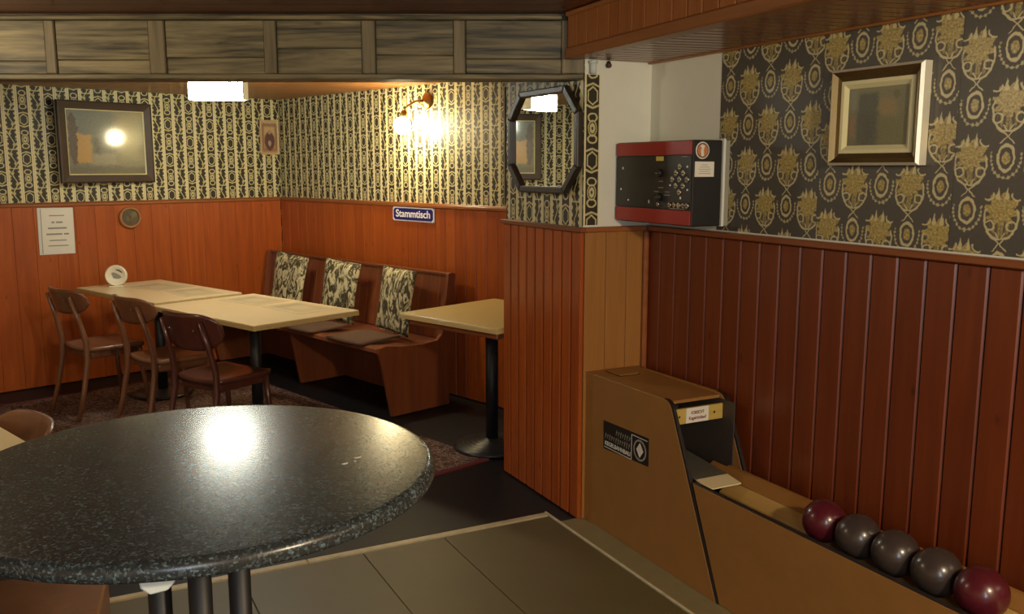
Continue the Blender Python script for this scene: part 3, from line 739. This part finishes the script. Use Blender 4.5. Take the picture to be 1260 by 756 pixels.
dl_ = sheet('dial', 'dial', ba, 0.128, 0.128, 0.004, (0, -0.012, 0))
me = lathe_me([(0.066, 0), (0.066, 0.010)], 36); l = me.uv_layers.new(name='UVMap')
for lp in me.loops:
    c = me.vertices[lp.vertex_index].co; l.data[lp.index].uv = (c.x / 0.132 + 0.5, c.y / 0.132 + 0.5)
dl_.data = me; me.materials.append(M['dial']); dl_.rotation_euler = (R(90), 0, 0); dl_.location = (0, -0.002, 0)
link('needle', box_me(-0.003, 0.003, -0.015, -0.013, -0.058, 0.006), 'brass', ba)
link('needle', box_me(-0.002, 0.002, -0.0165, -0.0145, -0.01, 0.052), 'brass', ba, (0, 0, 0), (0, R(-35), 0))
disc('pivot', 'chrome', ba, (0, -0.013, 0.003), 0.006, 0.006, rot=(R(90), 0, 0))

# enamel sign on the back wall
sg = thing('enamel_sign', 'blue enamel sign reading Stammtisch on the pine boards', 'sign', BL(1.918, 0.022, 1.279), RB)
w, h = 0.245, 0.052
link('plate', box_me(-w, w, -0.006, 0, -h, h, 0.002), 'white_enamel', sg)
c = 0.016; fieldp = [(-w + .012 + c, -h + .009), (w - .012 - c, -h + .009), (w - .012, -h + .009 + c), (w - .012, h - .009 - c), (w - .012 - c, h - .009), (-w + .012 + c, h - .009), (-w + .012, h - .009 - c), (-w + .012, -h + .009 + c)]
link('blue_field', prism_me(fieldp, -0.0075, -0.006, axis='y'), 'blue_enamel', sg)
for sx_ in (-1, 1):
    for sz in (-1, 1):
        link('blue_corner', prism_me([(sx_ * w, sz * h), (sx_ * (w - 0.012), sz * h), (sx_ * w, sz * (h - 0.012))], -0.0068, -0.006, axis='y'), 'blue_enamel', sg)
text('lettering', 'Stammtisch', 0.075, 'white_enamel', sg, (0, -0.0082, 0.002), (R(90), 0, 0), width=0.405, extrude=0.0006, bold=0.0014)

dp = thing('dark_narrow_panel', 'narrow dark board with pale edging at the right end of the back wall', 'panel', BL(3.035, 0.003, 1.755), RB)
link('board_face', box_me(-0.140, 0.16, -0.012, 0, -0.375, 0.380, 0.002), 'dark_panel', dp)
mitred_frame(dp, 0.16, 0.388, 0, [(0, 0.018), (0.014, 0.018), (0.018, 0.012)], ['grey_batten', 'frame_brown'], axis='y', name='edging')

# wall lamp
wlm = thing('wall_lamp', 'lit brass wall lamp with a glass globe on the back wall', 'lamp', BL(2.075, 0, 2.085), RB)
link('backplate', lathe_me([(0.0, 0), (0.058, 0.0), (0.060, 0.010), (0.045, 0.022), (0.020, 0.034), (0.012, 0.045)], 28), 'brass', wlm, (0, -0.001, 0), (R(90), 0, 0))
link('arm', tube_me([(0, -0.04, 0), (-0.01, -0.10, -0.005), (-0.04, -0.145, -0.035), (-0.075, -0.15, -0.075)], 0.008, 10), 'brass', wlm)
link('lamp_holder', lathe_me([(0.010, 0.03), (0.022, 0.022), (0.026, 0.0), (0.028, -0.03)], 20), 'brass', wlm, (-0.088, -0.15, -0.095), (0, R(25), 0))
gm = lathe_me([(0.0, -0.062), (0.025, -0.057), (0.047, -0.040), (0.060, -0.012), (0.060, 0.014), (0.048, 0.040), (0.026, 0.056)], 28)
link('glass_globe', gm, 'lamp_globe', wlm, (-0.105, -0.15, -0.172))

# box lamp over the tables
bxl = thing('box_lamp', 'lit white box lamp hanging under the alcove ceiling', 'lamp', (0.970, 5.882, 2.030), R(-27))
link('diffuser', box_me(-0.164, 0.164, -0.05, 0.05, 0.0, 0.118, 0.008, 2), 'lamp_box', bxl)
link('mount', box_me(-0.15, 0.15, -0.03, 0.03, 0.118, CN - 2.030 - 0.001, 0.003), 'white_plastic', bxl)
link('end_cap', box_me(-0.170, -0.164, -0.052, 0.052, -0.002, 0.12, 0.002), 'white_plastic', bxl)
link('end_cap', box_me(0.164, 0.170, -0.052, 0.052, -0.002, 0.12, 0.002), 'white_plastic', bxl)

# ------------------------------------------------------------------ tables of the alcove
def slab_table(name, label, loc, rotz, L, W, z, top_mat, leg_mat='iron'):
    t = thing(name, label, 'table', loc, rotz)
    link('tabletop', box_me(-L / 2, L / 2, -W / 2, W / 2, z - 0.006, z, 0.002), top_mat, t)
    link('edge_band', box_me(-L / 2 - 0.002, L / 2 + 0.002, -W / 2 - 0.002, W / 2 + 0.002, z - 0.032, z - 0.006, 0.002), 'table_edge', t)
    return t
TZ = 0.76
TILT = R(5)
ta = slab_table('dining_table', 'cream table standing further back by the left alcove wall', BL(0.880, 1.515), ROTB + TILT, 1.13, 0.64, TZ, 'laminate')
tb = slab_table('dining_table', 'cream table nearer the round table with two printed placemats', BL(2.085, 1.415), ROTB + TILT, 1.13, 0.74, TZ - 0.004, 'laminate')
def ped(t, z):
    link('column', lathe_me([(0.035, 0.03), (0.035, z - 0.05)], 20), 'iron', t)
    link('top_plate', box_me(-0.16, 0.16, -0.16, 0.16, z - 0.05, z - 0.032, 0.003), 'iron', t)
    link('foot_plate', lathe_me([(0.0, 0.012), (0.21, 0.012), (0.21, 0.022), (0.19, 0.028), (0.16, 0.026), (0.15, 0.032), (0.12, 0.030), (0.11, 0.036), (0.08, 0.034), (0.06, 0.045), (0.0, 0.046)], 36), 'iron_base', t)
ped(ta, TZ); ped(tb, TZ - 0.004)
ts = slab_table('small_square_table', 'small square ochre table on a black column beside the pier', BL(3.330, 0.520, 0.003), ROTB + R(3), 0.80, 0.80, 0.770, 'laminate_s')
link('apron', box_me(-0.36, 0.36, -0.36, 0.36, 0.700, 0.738, 0.004), 'bench', ts)
link('column', lathe_me([(0.036, 0.05), (0.036, 0.70)], 22), 'iron', ts, (0.10, -0.135, 0))
link('ridged_foot', lathe_me([(0.0, 0.0), (0.225, 0.0), (0.225, 0.010), (0.205, 0.020)] + [p for k in range(6) for p in ((0.200 - k * 0.027, 0.022 + k * 0.005), (0.190 - k * 0.027, 0.029 + k * 0.005), (0.180 - k * 0.027, 0.024 + k * 0.005))] + [(0.04, 0.055), (0.0, 0.056)], 44), 'iron_base', ts, (0.10, -0.135, 0))

def placemat(label, s, t, rot, w, h, z):
    o = link('paper_placemat', quad_uv_me((-w / 2, -h / 2, 0.0012), (w / 2, -h / 2, 0.0012), (w / 2, h / 2, 0.0012), (-w / 2, h / 2, 0.0012)), 'mat_print', None, BL(s, t, z), (0, 0, ROTB + rot))
    me = box_me(-w / 2, w / 2, -h / 2, h / 2, 0.0004, 0.0018); l = me.uv_layers.new(name='UVMap')
    for lp in me.loops:
        c = me.vertices[lp.vertex_index].co; l.data[lp.index].uv = (c.x / w + 0.5, c.y / h + 0.5)
    me.materials.append(M['mat_print']); o.data = me
    tag(o, label, 'placemat', 'paper placemats on the cream tables')
placemat('printed paper placemat on the far end of the back cream table', 0.72, 1.44, R(12), 0.42, 0.29, TZ)
placemat('printed paper placemat on the back cream table next to the table joint', 1.17, 1.38, R(-4), 0.40, 0.28, TZ)
placemat('printed paper placemat on the nearer cream table next to the table joint', 1.80, 1.25, R(8), 0.40, 0.28, TZ - 0.004)
placemat('printed paper placemat at the bench corner of the nearer cream table', 2.28, 1.21, R(2), 0.42, 0.29, TZ - 0.004)

ds = thing('round_white_stand', 'round white disc stand with a dark emblem on the back cream table', 'table stand', BL(0.50, 1.655, TZ), R(-12))
link('disc', lathe_me([(0.0, 0), (0.073, 0), (0.078, 0.008), (0.073, 0.028), (0.066, 0.030), (0.062, 0.026), (0.0, 0.026)], 32), 'porcelain', ds, (0, 0.015, 0.082), (R(90), 0, 0))
link('emblem', prism_me([(-.030, .022), (-.012, .026), (.006, .018), (.026, .004), (.040, -.012), (.026, -.020), (.004, -.022), (-.018, -.018), (-.024, .004)], -0.013, -0.0112, axis='y'), 'print_grey', ds, (0, 0, 0.082))
link('emblem', prism_me([(.004, .046), (.026, .042), (.042, .028), (.046, .018), (.038, .022), (.022, .034), (.004, .040)], -0.013, -0.0112, axis='y'), 'print_black', ds, (0, 0, 0.082))
link('foot', box_me(-0.05, 0.05, -0.030, 0.040, 0.0006, 0.010, 0.003), 'porcelain', ds)

# ------------------------------------------------------------------ chairs
def make_chair(label, loc, rotz, mat, hh=0.165, top=0.845, group='wooden cafe chairs'):
    """sitter looks along local +y; origin on the floor under the seat centre"""
    t = thing('cafe_chair', label, 'chair', loc, rotz, group)
    zs = 0.455
    def seat(u, v, z):
        a, b = 2 * u - 1, 2 * v - 1
        x = a * (1 - 0.10 * b * b) * 0.205 * (1.0 + 0.06 * b); y = b * (1 - 0.10 * a * a) * 0.20
        return (x, y, z + (0.012 * (a * a) - 0.008 if z > zs - 0.012 else 0))
    link('seat', grid_solid_me(12, 12, lambda u, v: seat(u, v, zs), lambda u, v: seat(u, v, zs - 0.026)), mat, t)
    ring = lambda r: None
    link('seat_frame', box_me(-0.165, 0.165, -0.165, 0.165, zs - 0.075, zs - 0.027, 0.012, 2), mat, t)
    for sx_ in (-1, 1):
        link('leg', tube_me([(sx_ * 0.195, -0.285, 0.0), (sx_ * 0.185, -0.235, 0.18), (sx_ * 0.176, -0.195, 0.38), (sx_ * 0.174, -0.195, 0.50), (sx_ * 0.166, -0.225, 0.64), (sx_ * 0.158, -0.225 - (top - 0.685) * 0.31, top - 0.045)],
                            [0.014, 0.017, 0.020, 0.020, 0.017, 0.013], 10, 0.8), mat, t)
        link('leg', tube_me([(sx_ * 0.19, 0.20, 0.0), (sx_ * 0.175, 0.175, 0.25), (sx_ * 0.165, 0.16, 0.43)], [0.013, 0.016, 0.019], 10), mat, t)
    def back(u, v, d):
        a, b = 2 * u - 1, 2 * v - 1
        th = a * 0.72; rad = 0.36
        hgt = hh / 2 * (1 - abs(a) ** 5 * 0.75)
        z = top - hh / 2 + b * hgt + 0.012 * a * a
        y = -0.262 - (z - 0.70) * 0.30 + rad * (1 - math.cos(th)) + d * math.cos(th)
        return ((rad - d) * math.sin(th), y, z)
    link('backrest', grid_solid_me(18, 8, lambda u, v: back(u, v, 0.016), lambda u, v: back(u, v, 0.0)), mat, t)
    for sx_ in (-1, 1):
        disc('screw', 'chrome', t, (sx_ * 0.10, back(0.5 + sx_ * 0.1, 0.5, 0)[1] - 0.002, back(0.5 + sx_ * 0.1, 0.5, 0)[2] + 0.012), 0.006, 0.003, 10, rot=(R(90), 0, 0))
    return t
def chair_at(label, s, t, rot, mat, **k):
    """rot = 0: the sitter faces the bench wall (-t)"""
    p = BL(s, t); return make_chair(label, (p.x, p.y, 0.009), R(-73) + rot, mat, **k)
chair_at('brown wooden chair furthest left, closest to the notice wall', 1.00, 1.95, R(6), 'chair')
chair_at('brown wooden chair in the middle of the row at the cream tables', 1.69, 1.79, R(4), 'chair')
chair_at('brown wooden chair coloured as in shadow, nearest the round table, with a tall backrest', 2.40, 1.79, R(14), 'chair_shaded', hh=0.215, top=0.835)

# ------------------------------------------------------------------ corner bench with cushions and pads
be = thing('wooden_bench', 'long pine corner bench with a boarded back under the enamel sign', 'bench', BL(0, 0), ROTB)
B0, B1 = 0.06, 2.52                          # extent along s; local y = -t
seatp = [(-0.20, 0.43), (-0.20, 0.45), (-0.40, 0.435), (-0.60, 0.445), (-0.72, 0.460), (-0.765, 0.452), (-0.775, 0.432), (-0.755, 0.415), (-0.60, 0.412)]
link('seat_board', prism_me(seatp, B0, B1 - 0.03, axis='x'), 'benchx', be)
endp = [(-0.20, 0.0), (-0.20, 0.30), (-0.135, 0.90), (-0.165, 0.915), (-0.20, 0.905), (-0.262, 0.50), (-0.30, 0.465), (-0.42, 0.452), (-0.60, 0.462), (-0.73, 0.480), (-0.785, 0.468), (-0.790, 0.435), (-0.765, 0.38), (-0.69, 0.0)]
for x0 in (B0, B1 - 0.03):
    link('end_panel', prism_me(endp, x0, x0 + 0.03, 0.003, 1, axis='x'), 'bench', be)
midp = [(-0.22, 0.0), (-0.22, 0.41), (-0.70, 0.41), (-0.62, 0.0)]
link('middle_support', prism_me(midp, 1.25, 1.28, 0.003, 1, axis='x'), 'bench', be)
nb = 23; wbd = (B1 - B0 - 0.06) / nb; lean = math.atan2(0.075, 0.45)
for k in range(nb):
    x0 = B0 + 0.03 + k * wbd
    link('back_board', prism_me([(-0.225, 0.452), (-0.207, 0.452), (-0.140, 0.885), (-0.158, 0.887)], x0 + 0.001, x0 + wbd - 0.001, 0.002, 1, axis='x'), 'bench', be)
link('top_rail', prism_me([(-0.180, 0.886), (-0.130, 0.886), (-0.130, 0.905), (-0.180, 0.905)], B0 + 0.03, B1 - 0.03, 0.004, 2, axis='x'), 'benchx', be)
link('skirting', box_me(B0 + 0.03, B1 - 0.03, -0.235, -0.215, 0.0, 0.41), 'bench', be)

def pillow_me(w, h, t, nu=14, nv=16, wav=0.004):
    def f(u, v, s):
        a, b = 2 * u - 1, 2 * v - 1
        k = (max(0, 1 - abs(a) ** 3.5) ** 0.6) * (max(0, 1 - abs(b) ** 3.5) ** 0.6)
        x = a * w / 2 * (1 - 0.05 * (1 - b * b) ) ; z = b * h / 2 * (1 - 0.04 * (1 - a * a))
        return (x, s * (t / 2 * k) + wav * math.sin(5 * a + 3 * b), z)
    return grid_solid_me(nu, nv, lambda u, v: f(u, v, 1), lambda u, v: f(u, v, -1))
cm = pillow_me(0.44, 0.46, 0.085); cm.materials.append(M['cushion'])
pm = tube_me([( .2 * math.cos(0), 0, 0), (.2, 0, .01)], 0.004, 6)
def back_cushion(label, s, tilt_y, rz=0.0):
    t = thing('back_cushion', label, 'cushion', BL(s, 0.355, 0.478), ROTB + rz, 'leaf print back cushions on the bench')
    pad_o = link('cushion_body', cm, None, t, (0, 0.0, 0.222), (R(-9), tilt_y, 0))
    pts = [(-0.2, 0, -0.225), (0.2, 0, -0.225), (0.2, 0, 0.225), (-0.2, 0, 0.225), (-0.2, 0, -0.225)]
    link('piping', tube_me(pts, 0.005, 6), 'cushion', t, (0, 0, 0.222), (R(-9), tilt_y, 0))
back_cushion('leaf print cushion on the bench nearest the room corner', 0.68, R(5), R(4))
back_cushion('leaf print cushion in the middle of the three on the bench', 1.42, R(3), R(2))
back_cushion('leaf print cushion nearest the open end of the bench', 2.125, R(1.5), R(-6))
def pad_me():
    def f(u, v, s):
        a, b = 2 * u - 1, 2 * v - 1
        k = (max(0, 1 - abs(a) ** 6) ** 0.5) * (max(0, 1 - abs(b) ** 6) ** 0.5)
        return (a * 0.21 * (1 - 0.06 * b), b * 0.172 + 0.02 * (1 - a * a) * -1, (s + 1) * 0.010 * k + 0.002)
    return grid_solid_me(12, 12, lambda u, v: f(u, v, 1), lambda u, v: f(u, v, -1))
pdm = pad_me()
for lab, s in (('flat brown seat pad in front of the middle cushion', 1.49), ('flat brown seat pad near the open end of the bench', 2.10)):
    tag(link('seat_pad', pdm, 'pad', None, BL(s, 0.61, 0.466), (R(2), 0, ROTB)), lab, 'seat pad', 'brown seat pads on the bench')

# rug under the alcove tables
rg = link('patterned_rug', box_me(0, 3.2, -1.9, 0, 0, 0.008), None, None, BL(0.40, 0.82, -0.006), (0, 0, ROTB))
l = rg.data.uv_layers.new(name='UVMap')
for lp in rg.data.loops:
    c = rg.data.vertices[lp.vertex_index].co; l.data[lp.index].uv = (c.x, -c.y)
rg.data.materials.append(M['rug']); tag(rg, 'red patterned rug under the alcove tables', 'rug')

# ------------------------------------------------------------------ light table and chair at the left edge
e1 = Vector((0.334, -0.943, 0)); a1 = math.atan2(e1.y, e1.x)
p0 = Vector((-0.203, 3.433, 0)) - e1 * 0.35
tl = thing('cream_side_table', 'cream table cut off by the left image edge behind the round table', 'table', p0, a1)
link('tabletop', box_me(0, 1.15, -0.75, 0, 0.744, 0.75, 0.002), 'laminate', tl)
link('edge_band', box_me(-0.002, 1.152, -0.752, 0.002, 0.718, 0.744, 0.002), 'table_edge', tl)
link('column', lathe_me([(0.035, 0.03), (0.035, 0.70)], 20), 'iron', tl, (0.55, -0.40, 0))
link('top_plate', box_me(0.39, 0.71, -0.56, -0.24, 0.70, 0.718, 0.003), 'iron', tl)
link('foot_plate', lathe_me([(0.0, 0.002), (0.22, 0.002), (0.22, 0.012), (0.06, 0.035), (0.0, 0.036)], 32), 'iron_base', tl, (0.55, -0.40, 0))
bs = thing('wooden_box_seat', 'brown wooden box seat below the round table at the left image edge', 'seat', (0.036, 2.50, 0.003), R(-8))
link('box_body', box_me(-0.42, 0.0, 0.0, 0.30, 0.0, 0.42, 0.004), 'pedestal', bs)
link('seat_lid', box_me(-0.425, 0.005, -0.005, 0.305, 0.42, 0.445, 0.006), 'pedestal', bs)
cc = p0 + e1 * 0.42; nn = Vector((0.943, 0.334, 0))
lc = cc - nn * 0.13 + e1 * 0.03 + Vector((-0.035, 0.018, 0))
make_chair('brown wooden chair pushed under the cream table at the left image edge', (lc.x, lc.y, 0), a1 + PI, 'chair', top=0.778, group='wooden cafe chairs')

# ------------------------------------------------------------------ round standing table
ZT = 1.06; kz = (1.62 - ZT) / 0.87
rt = thing('round_standing_table', 'large round speckled dark table on black tubes in the foreground', 'table', (0.3416 * kz, 2.697 * kz, 0.003))
RT = 0.690 * kz
link('tabletop', lathe_me([(0.0, ZT - 0.031), (RT - 0.012, ZT - 0.031), (RT - 0.002, ZT - 0.0285), (RT, ZT - 0.023), (RT, ZT - 0.012), (RT - 0.003, ZT - 0.005), (RT - 0.010, ZT - 0.0008), (RT - 0.016, ZT), (0.0, ZT)], 128), 'granite', rt)
for a in range(4):
    an = R(82.8 + 90 * a); rr = 0.073
    tx, ty = rr * math.cos(an), rr * math.sin(an)
    lg = link('tube_leg', lathe_me([(0.0215, 0.03), (0.0215, ZT - 0.045)], 20), 'iron', rt, (tx - 0.012, ty, 0))
    disc('screw', 'chrome', lg, (0.0, -0.0215, ZT - 0.13), 0.006, 0.003, 12, rot=(R(90), 0, 0))
    link('foot_arm', tube_me([(0.03 * math.cos(an), 0.03 * math.sin(an), 0.035), (0.36 * math.cos(an), 0.36 * math.sin(an), 0.022)], [0.022, 0.016], 12), 'iron', rt)
    link('support_arm', tube_me([(0.02 * math.cos(an), 0.02 * math.sin(an), ZT - 0.052), (0.26 * math.cos(an), 0.26 * math.sin(an), ZT - 0.047)], [0.012, 0.010], 10), 'iron', rt)
for mx, my, w_ in ((0.499, 1.637, 0.016), (0.466, 1.613, 0.014), (0.487, 1.618, 0.006)):
    link('scuff_mark', prism_me([(-w_ / 2, 0), (-w_ / 4, -0.004), (w_ / 3, -0.002), (w_ / 2, 0.004), (0, 0.003)], 0, 0.0008), 'paper', rt, (mx - 0.3416 * kz, my - 2.697 * kz, ZT + 0.0002))
link('clamp_ring', lathe_me([(0.060, ZT - 0.17), (0.098, ZT - 0.17), (0.098, ZT - 0.145), (0.060, ZT - 0.145)], 28), 'iron', rt)
link('white_clip', prism_me([(0.026, 0), (0.025, -0.026), (0.013, -0.038), (-0.012, -0.040), (-0.024, -0.028), (-0.028, 0)], 0, 0.03, 0.002, 1, axis='y'), 'white_plastic', rt, (0.104 - 0.3416 * kz, 1.365 - 2.697 * kz, ZT - 0.0315), (0, 0, R(-2)))

# ------------------------------------------------------------------ ball return and balls
br = thing('ball_return', 'brown hardboard ball return machine with its trough along the wall', 'ball return', (2.12, 2.48, 0.004))
def rounded(pts): return pts
side = [(0.948, 0.0), (0.948, 0.690), (0.940, 0.698), (0.36, 0.706)]
for k in range(7):
    a = R(90 + k * 11); side.append((0.345 + 0.048 * math.cos(a), 0.658 + 0.048 * math.sin(a)))
side += [(0.0, 0.0)]
WM = 0.285
link('side_panel', prism_me(side, 0.0, 0.016, 0.002, 1, axis='x'), 'hardboard', br)
link('side_panel', prism_me(side, WM - 0.016, WM, 0.002, 1, axis='x'), 'hardboard', br)
edge = [(p[0] - 0.010, p[1] + 0.002) for p in side[4:-1]]
band = side[3:-1] + [(0.0, 0.0), (-0.012, 0.0)] + [(p[0] - 0.010, p[1] + 0.003) for p in side[3:-1]][::-1]
for x0 in (0.001, WM - 0.015):
    link('edge_band', prism_me(band, x0, x0 + 0.014, axis='x'), 'black_edge', br)
link('top_panel', box_me(0.016, WM - 0.016, 0.335, 0.948, 0.684, 0.698, 0.002), 'hardboard', br)
hp = link('hatch', box_me(0.085, 0.185, 0.79, 0.90, 0.698, 0.704, 0.002), 'hardboard', br)
link('hatch_gap', box_me(0.080, 0.190, 0.785, 0.905, 0.6975, 0.6995), 'black_edge', br)
link('back_panel', box_me(0.016, WM - 0.016, 0.935, 0.948, 0.0, 0.684), 'interior', br)
link('shade_lining', box_me(0.016, 0.022, 0.32, 0.935, 0.40, 0.684), 'interior', br)  # dark sheets added inside both side panels; the shade is in their colour
link('shade_lining', box_me(WM - 0.022, WM - 0.016, 0.24, 0.935, 0.40, 0.684), 'interior', br)
link('inner_baffle', box_me(0.022, WM - 0.016, 0.60, 0.615, 0.40, 0.684), 'interior', br)
ys = link('front_strip', box_me(0.018, WM - 0.018, 0.308, 0.322, 0.605, 0.668, 0.002), 'plywood', br)
link('paper_sticker', box_me(0.078, 0.190, 0.3065, 0.308, 0.607, 0.668), 'paper', ys)
text('sticker_text', 'VORSICHT', 0.018, 'print_red', ys, (0.134, 0.306, 0.647), (R(90), 0, 0), width=0.066, extrude=0.0003, bold=0.0004)
text('sticker_text', 'Kugelrücklauf', 0.018, 'print_red', ys, (0.134, 0.306, 0.625), (R(90), 0, 0), width=0.086, extrude=0.0003, bold=0.0004)
for xx in (0.045, 0.22):
    disc('screw', 'brass', ys, (xx, 0.308, 0.637), 0.005, 0.002, 10, rot=(R(90), 0, 0))
# maker's plate on the near side
mp = link('maker_plate', prism_me([(0.444, 0.398), (0.782, 0.383), (0.784, 0.510), (0.445, 0.518)], -0.0018, -0.0002, axis='x'), 'black_edge', br)
mp['label'] = 'black plate with grey lettering and an oval emblem'
RXm = (R(90), 0, R(-90))
text('plate_text', 'KEGELBAHNBAU', 0.026, 'print_white', mp, (-0.0022, 0.672, 0.412), RXm, width=0.195, extrude=0.0003, bold=0.0006)
def bar(y0, y1, z0, z1, mat='print_white'): link('plate_line', box_me(-0.0024, -0.0018, y0, y1, z0, z1), mat, mp)
bar(0.568, 0.775, 0.392, 0.395); bar(0.564, 0.567, 0.394, 0.502); bar(0.452, 0.566, 0.502, 0.505)
for row, (ya, yb, z) in enumerate(((0.585, 0.685, 0.478), (0.575, 0.770, 0.445))):
    yy = yb
    while yy > ya:
        h_ = 0.010 + 0.006 * random.random()
        link('worn_letter', prism_me([(yy, z - h_), (yy - 0.003, z - h_), (yy - 0.009, z + h_), (yy - 0.006, z + h_)], -0.0024, -0.0018, axis='x'), 'print_grey', mp)
        link('worn_letter', box_me(-0.0024, -0.0018, yy - 0.012, yy - 0.002, z + h_ * 0.2, z + h_ * 0.2 + 0.003), 'print_grey', mp); yy -= 0.0165
ov = [(0.505 + 0.046 * math.cos(R(k * 15)), 0.450 + 0.046 * math.sin(R(k * 15))) for k in range(24)]
oi = [(0.505 + 0.038 * math.cos(R(k * 15)), 0.450 + 0.038 * math.sin(R(k * 15))) for k in range(24)]
for k in range(24):
    q = (k + 1) % 24; link('emblem_ring', prism_me([ov[k], ov[q], oi[q], oi[k]], -0.0024, -0.0018, axis='x'), 'print_grey', mp)
link('emblem_diamond', prism_me([(0.505, 0.418), (0.480, 0.450), (0.505, 0.482), (0.530, 0.450)], -0.0026, -0.0018, axis='x'), 'print_white', mp)
# trough: near wall, far wall, runner
TY0, TY1, TT = -1.7, 0.155, 0.418
nearp = [(TY0, 0.0), (-0.004, 0.0), (0.166, 0.39), (TY1 + 0.02, TT), (TY0, TT)]
link('trough_side', prism_me([(TY0, 0.0), (-0.014, 0.0), (0.165, TT), (TY0, TT)], 0.004, 0.020, 0.003, 1, axis='x'), 'hardboard', br)
link('side_edging', box_me(0.0035, 0.0205, TY0, 0.163, TT, TT + 0.004, 0.001), 'black_edge', br)
link('trough_side', prism_me([(TY0, 0.0), (0.25, 0.0), (0.25, 0.425), (TY0, 0.425)], WM - 0.040, WM - 0.018, 0.003, 1, axis='x'), 'hardboard', br)
link('trough_slope', prism_me([(0.196, 0.345), (0.196, 0.398), (WM - 0.042, 0.424), (WM - 0.040, 0.410), (WM - 0.040, 0.345)], TY0, 0.33, 0.002, 1, axis='y'), 'hardboard', br)
link('trough_floor', box_me(0.020, WM - 0.040, TY0, 0.30, 0.300, 0.318), 'rubber', br)
link('rubber_lining', prism_me([(0.020, 0.318), (0.132, 0.318), (0.132, 0.340), (0.085, 0.345), (0.028, 0.395), (0.020, 0.395)], TY0, 0.28, 0.002, 1, axis='y'), 'rubber', br)
link('runner', prism_me([(0.134, 0.318), (0.194, 0.318), (0.194, 0.396), (0.160, 0.378), (0.134, 0.366)], TY0, 0.16, 0.002, 1, axis='y'), 'trough_wood', br)
link('ramp_plate', prism_me([(0.50, 0.455), (0.50, 0.460), (0.160, 0.430), (0.160, 0.425)], 0.020, 0.172, axis='x'), 'steel', br)
link('flap', prism_me([(0.160, 0.424), (0.160, 0.430), (0.080, 0.418), (0.080, 0.413)], 0.022, 0.172, axis='x'), 'laminate', br)

RB_ = 0.072
bmh = lathe_me([(RB_ * math.cos(R(-90 + k * 180 / 24)) if 0 < k < 24 else 0.0, RB_ * math.sin(R(-90 + k * 180 / 24))) for k in range(25)], 40, cap=False)
ballme = {}
for i, (y, mat, lab) in enumerate(((2.088, 'ball_red', 'burgundy bowling ball furthest from the viewer, next to the machine'), (1.9435, 'ball_grey', 'charcoal bowling ball right after the far burgundy ball'),
                                   (1.799, 'ball_grey', 'charcoal bowling ball in the middle of the five'), (1.6545, 'ball_grey', 'charcoal bowling ball right before the near burgundy ball'),
                                   (1.510, 'ball_red', 'burgundy bowling ball nearest the viewer at the image corner'))):
    if mat not in ballme:
        ballme[mat] = bmh.copy(); ballme[mat].materials.append(M[mat])
    tag(link('bowling_ball', ballme[mat], None, None, (2.238, y, 0.449), (i * 0.7, i * 1.1, 0)), lab, 'ball', 'bowling balls in the trough')
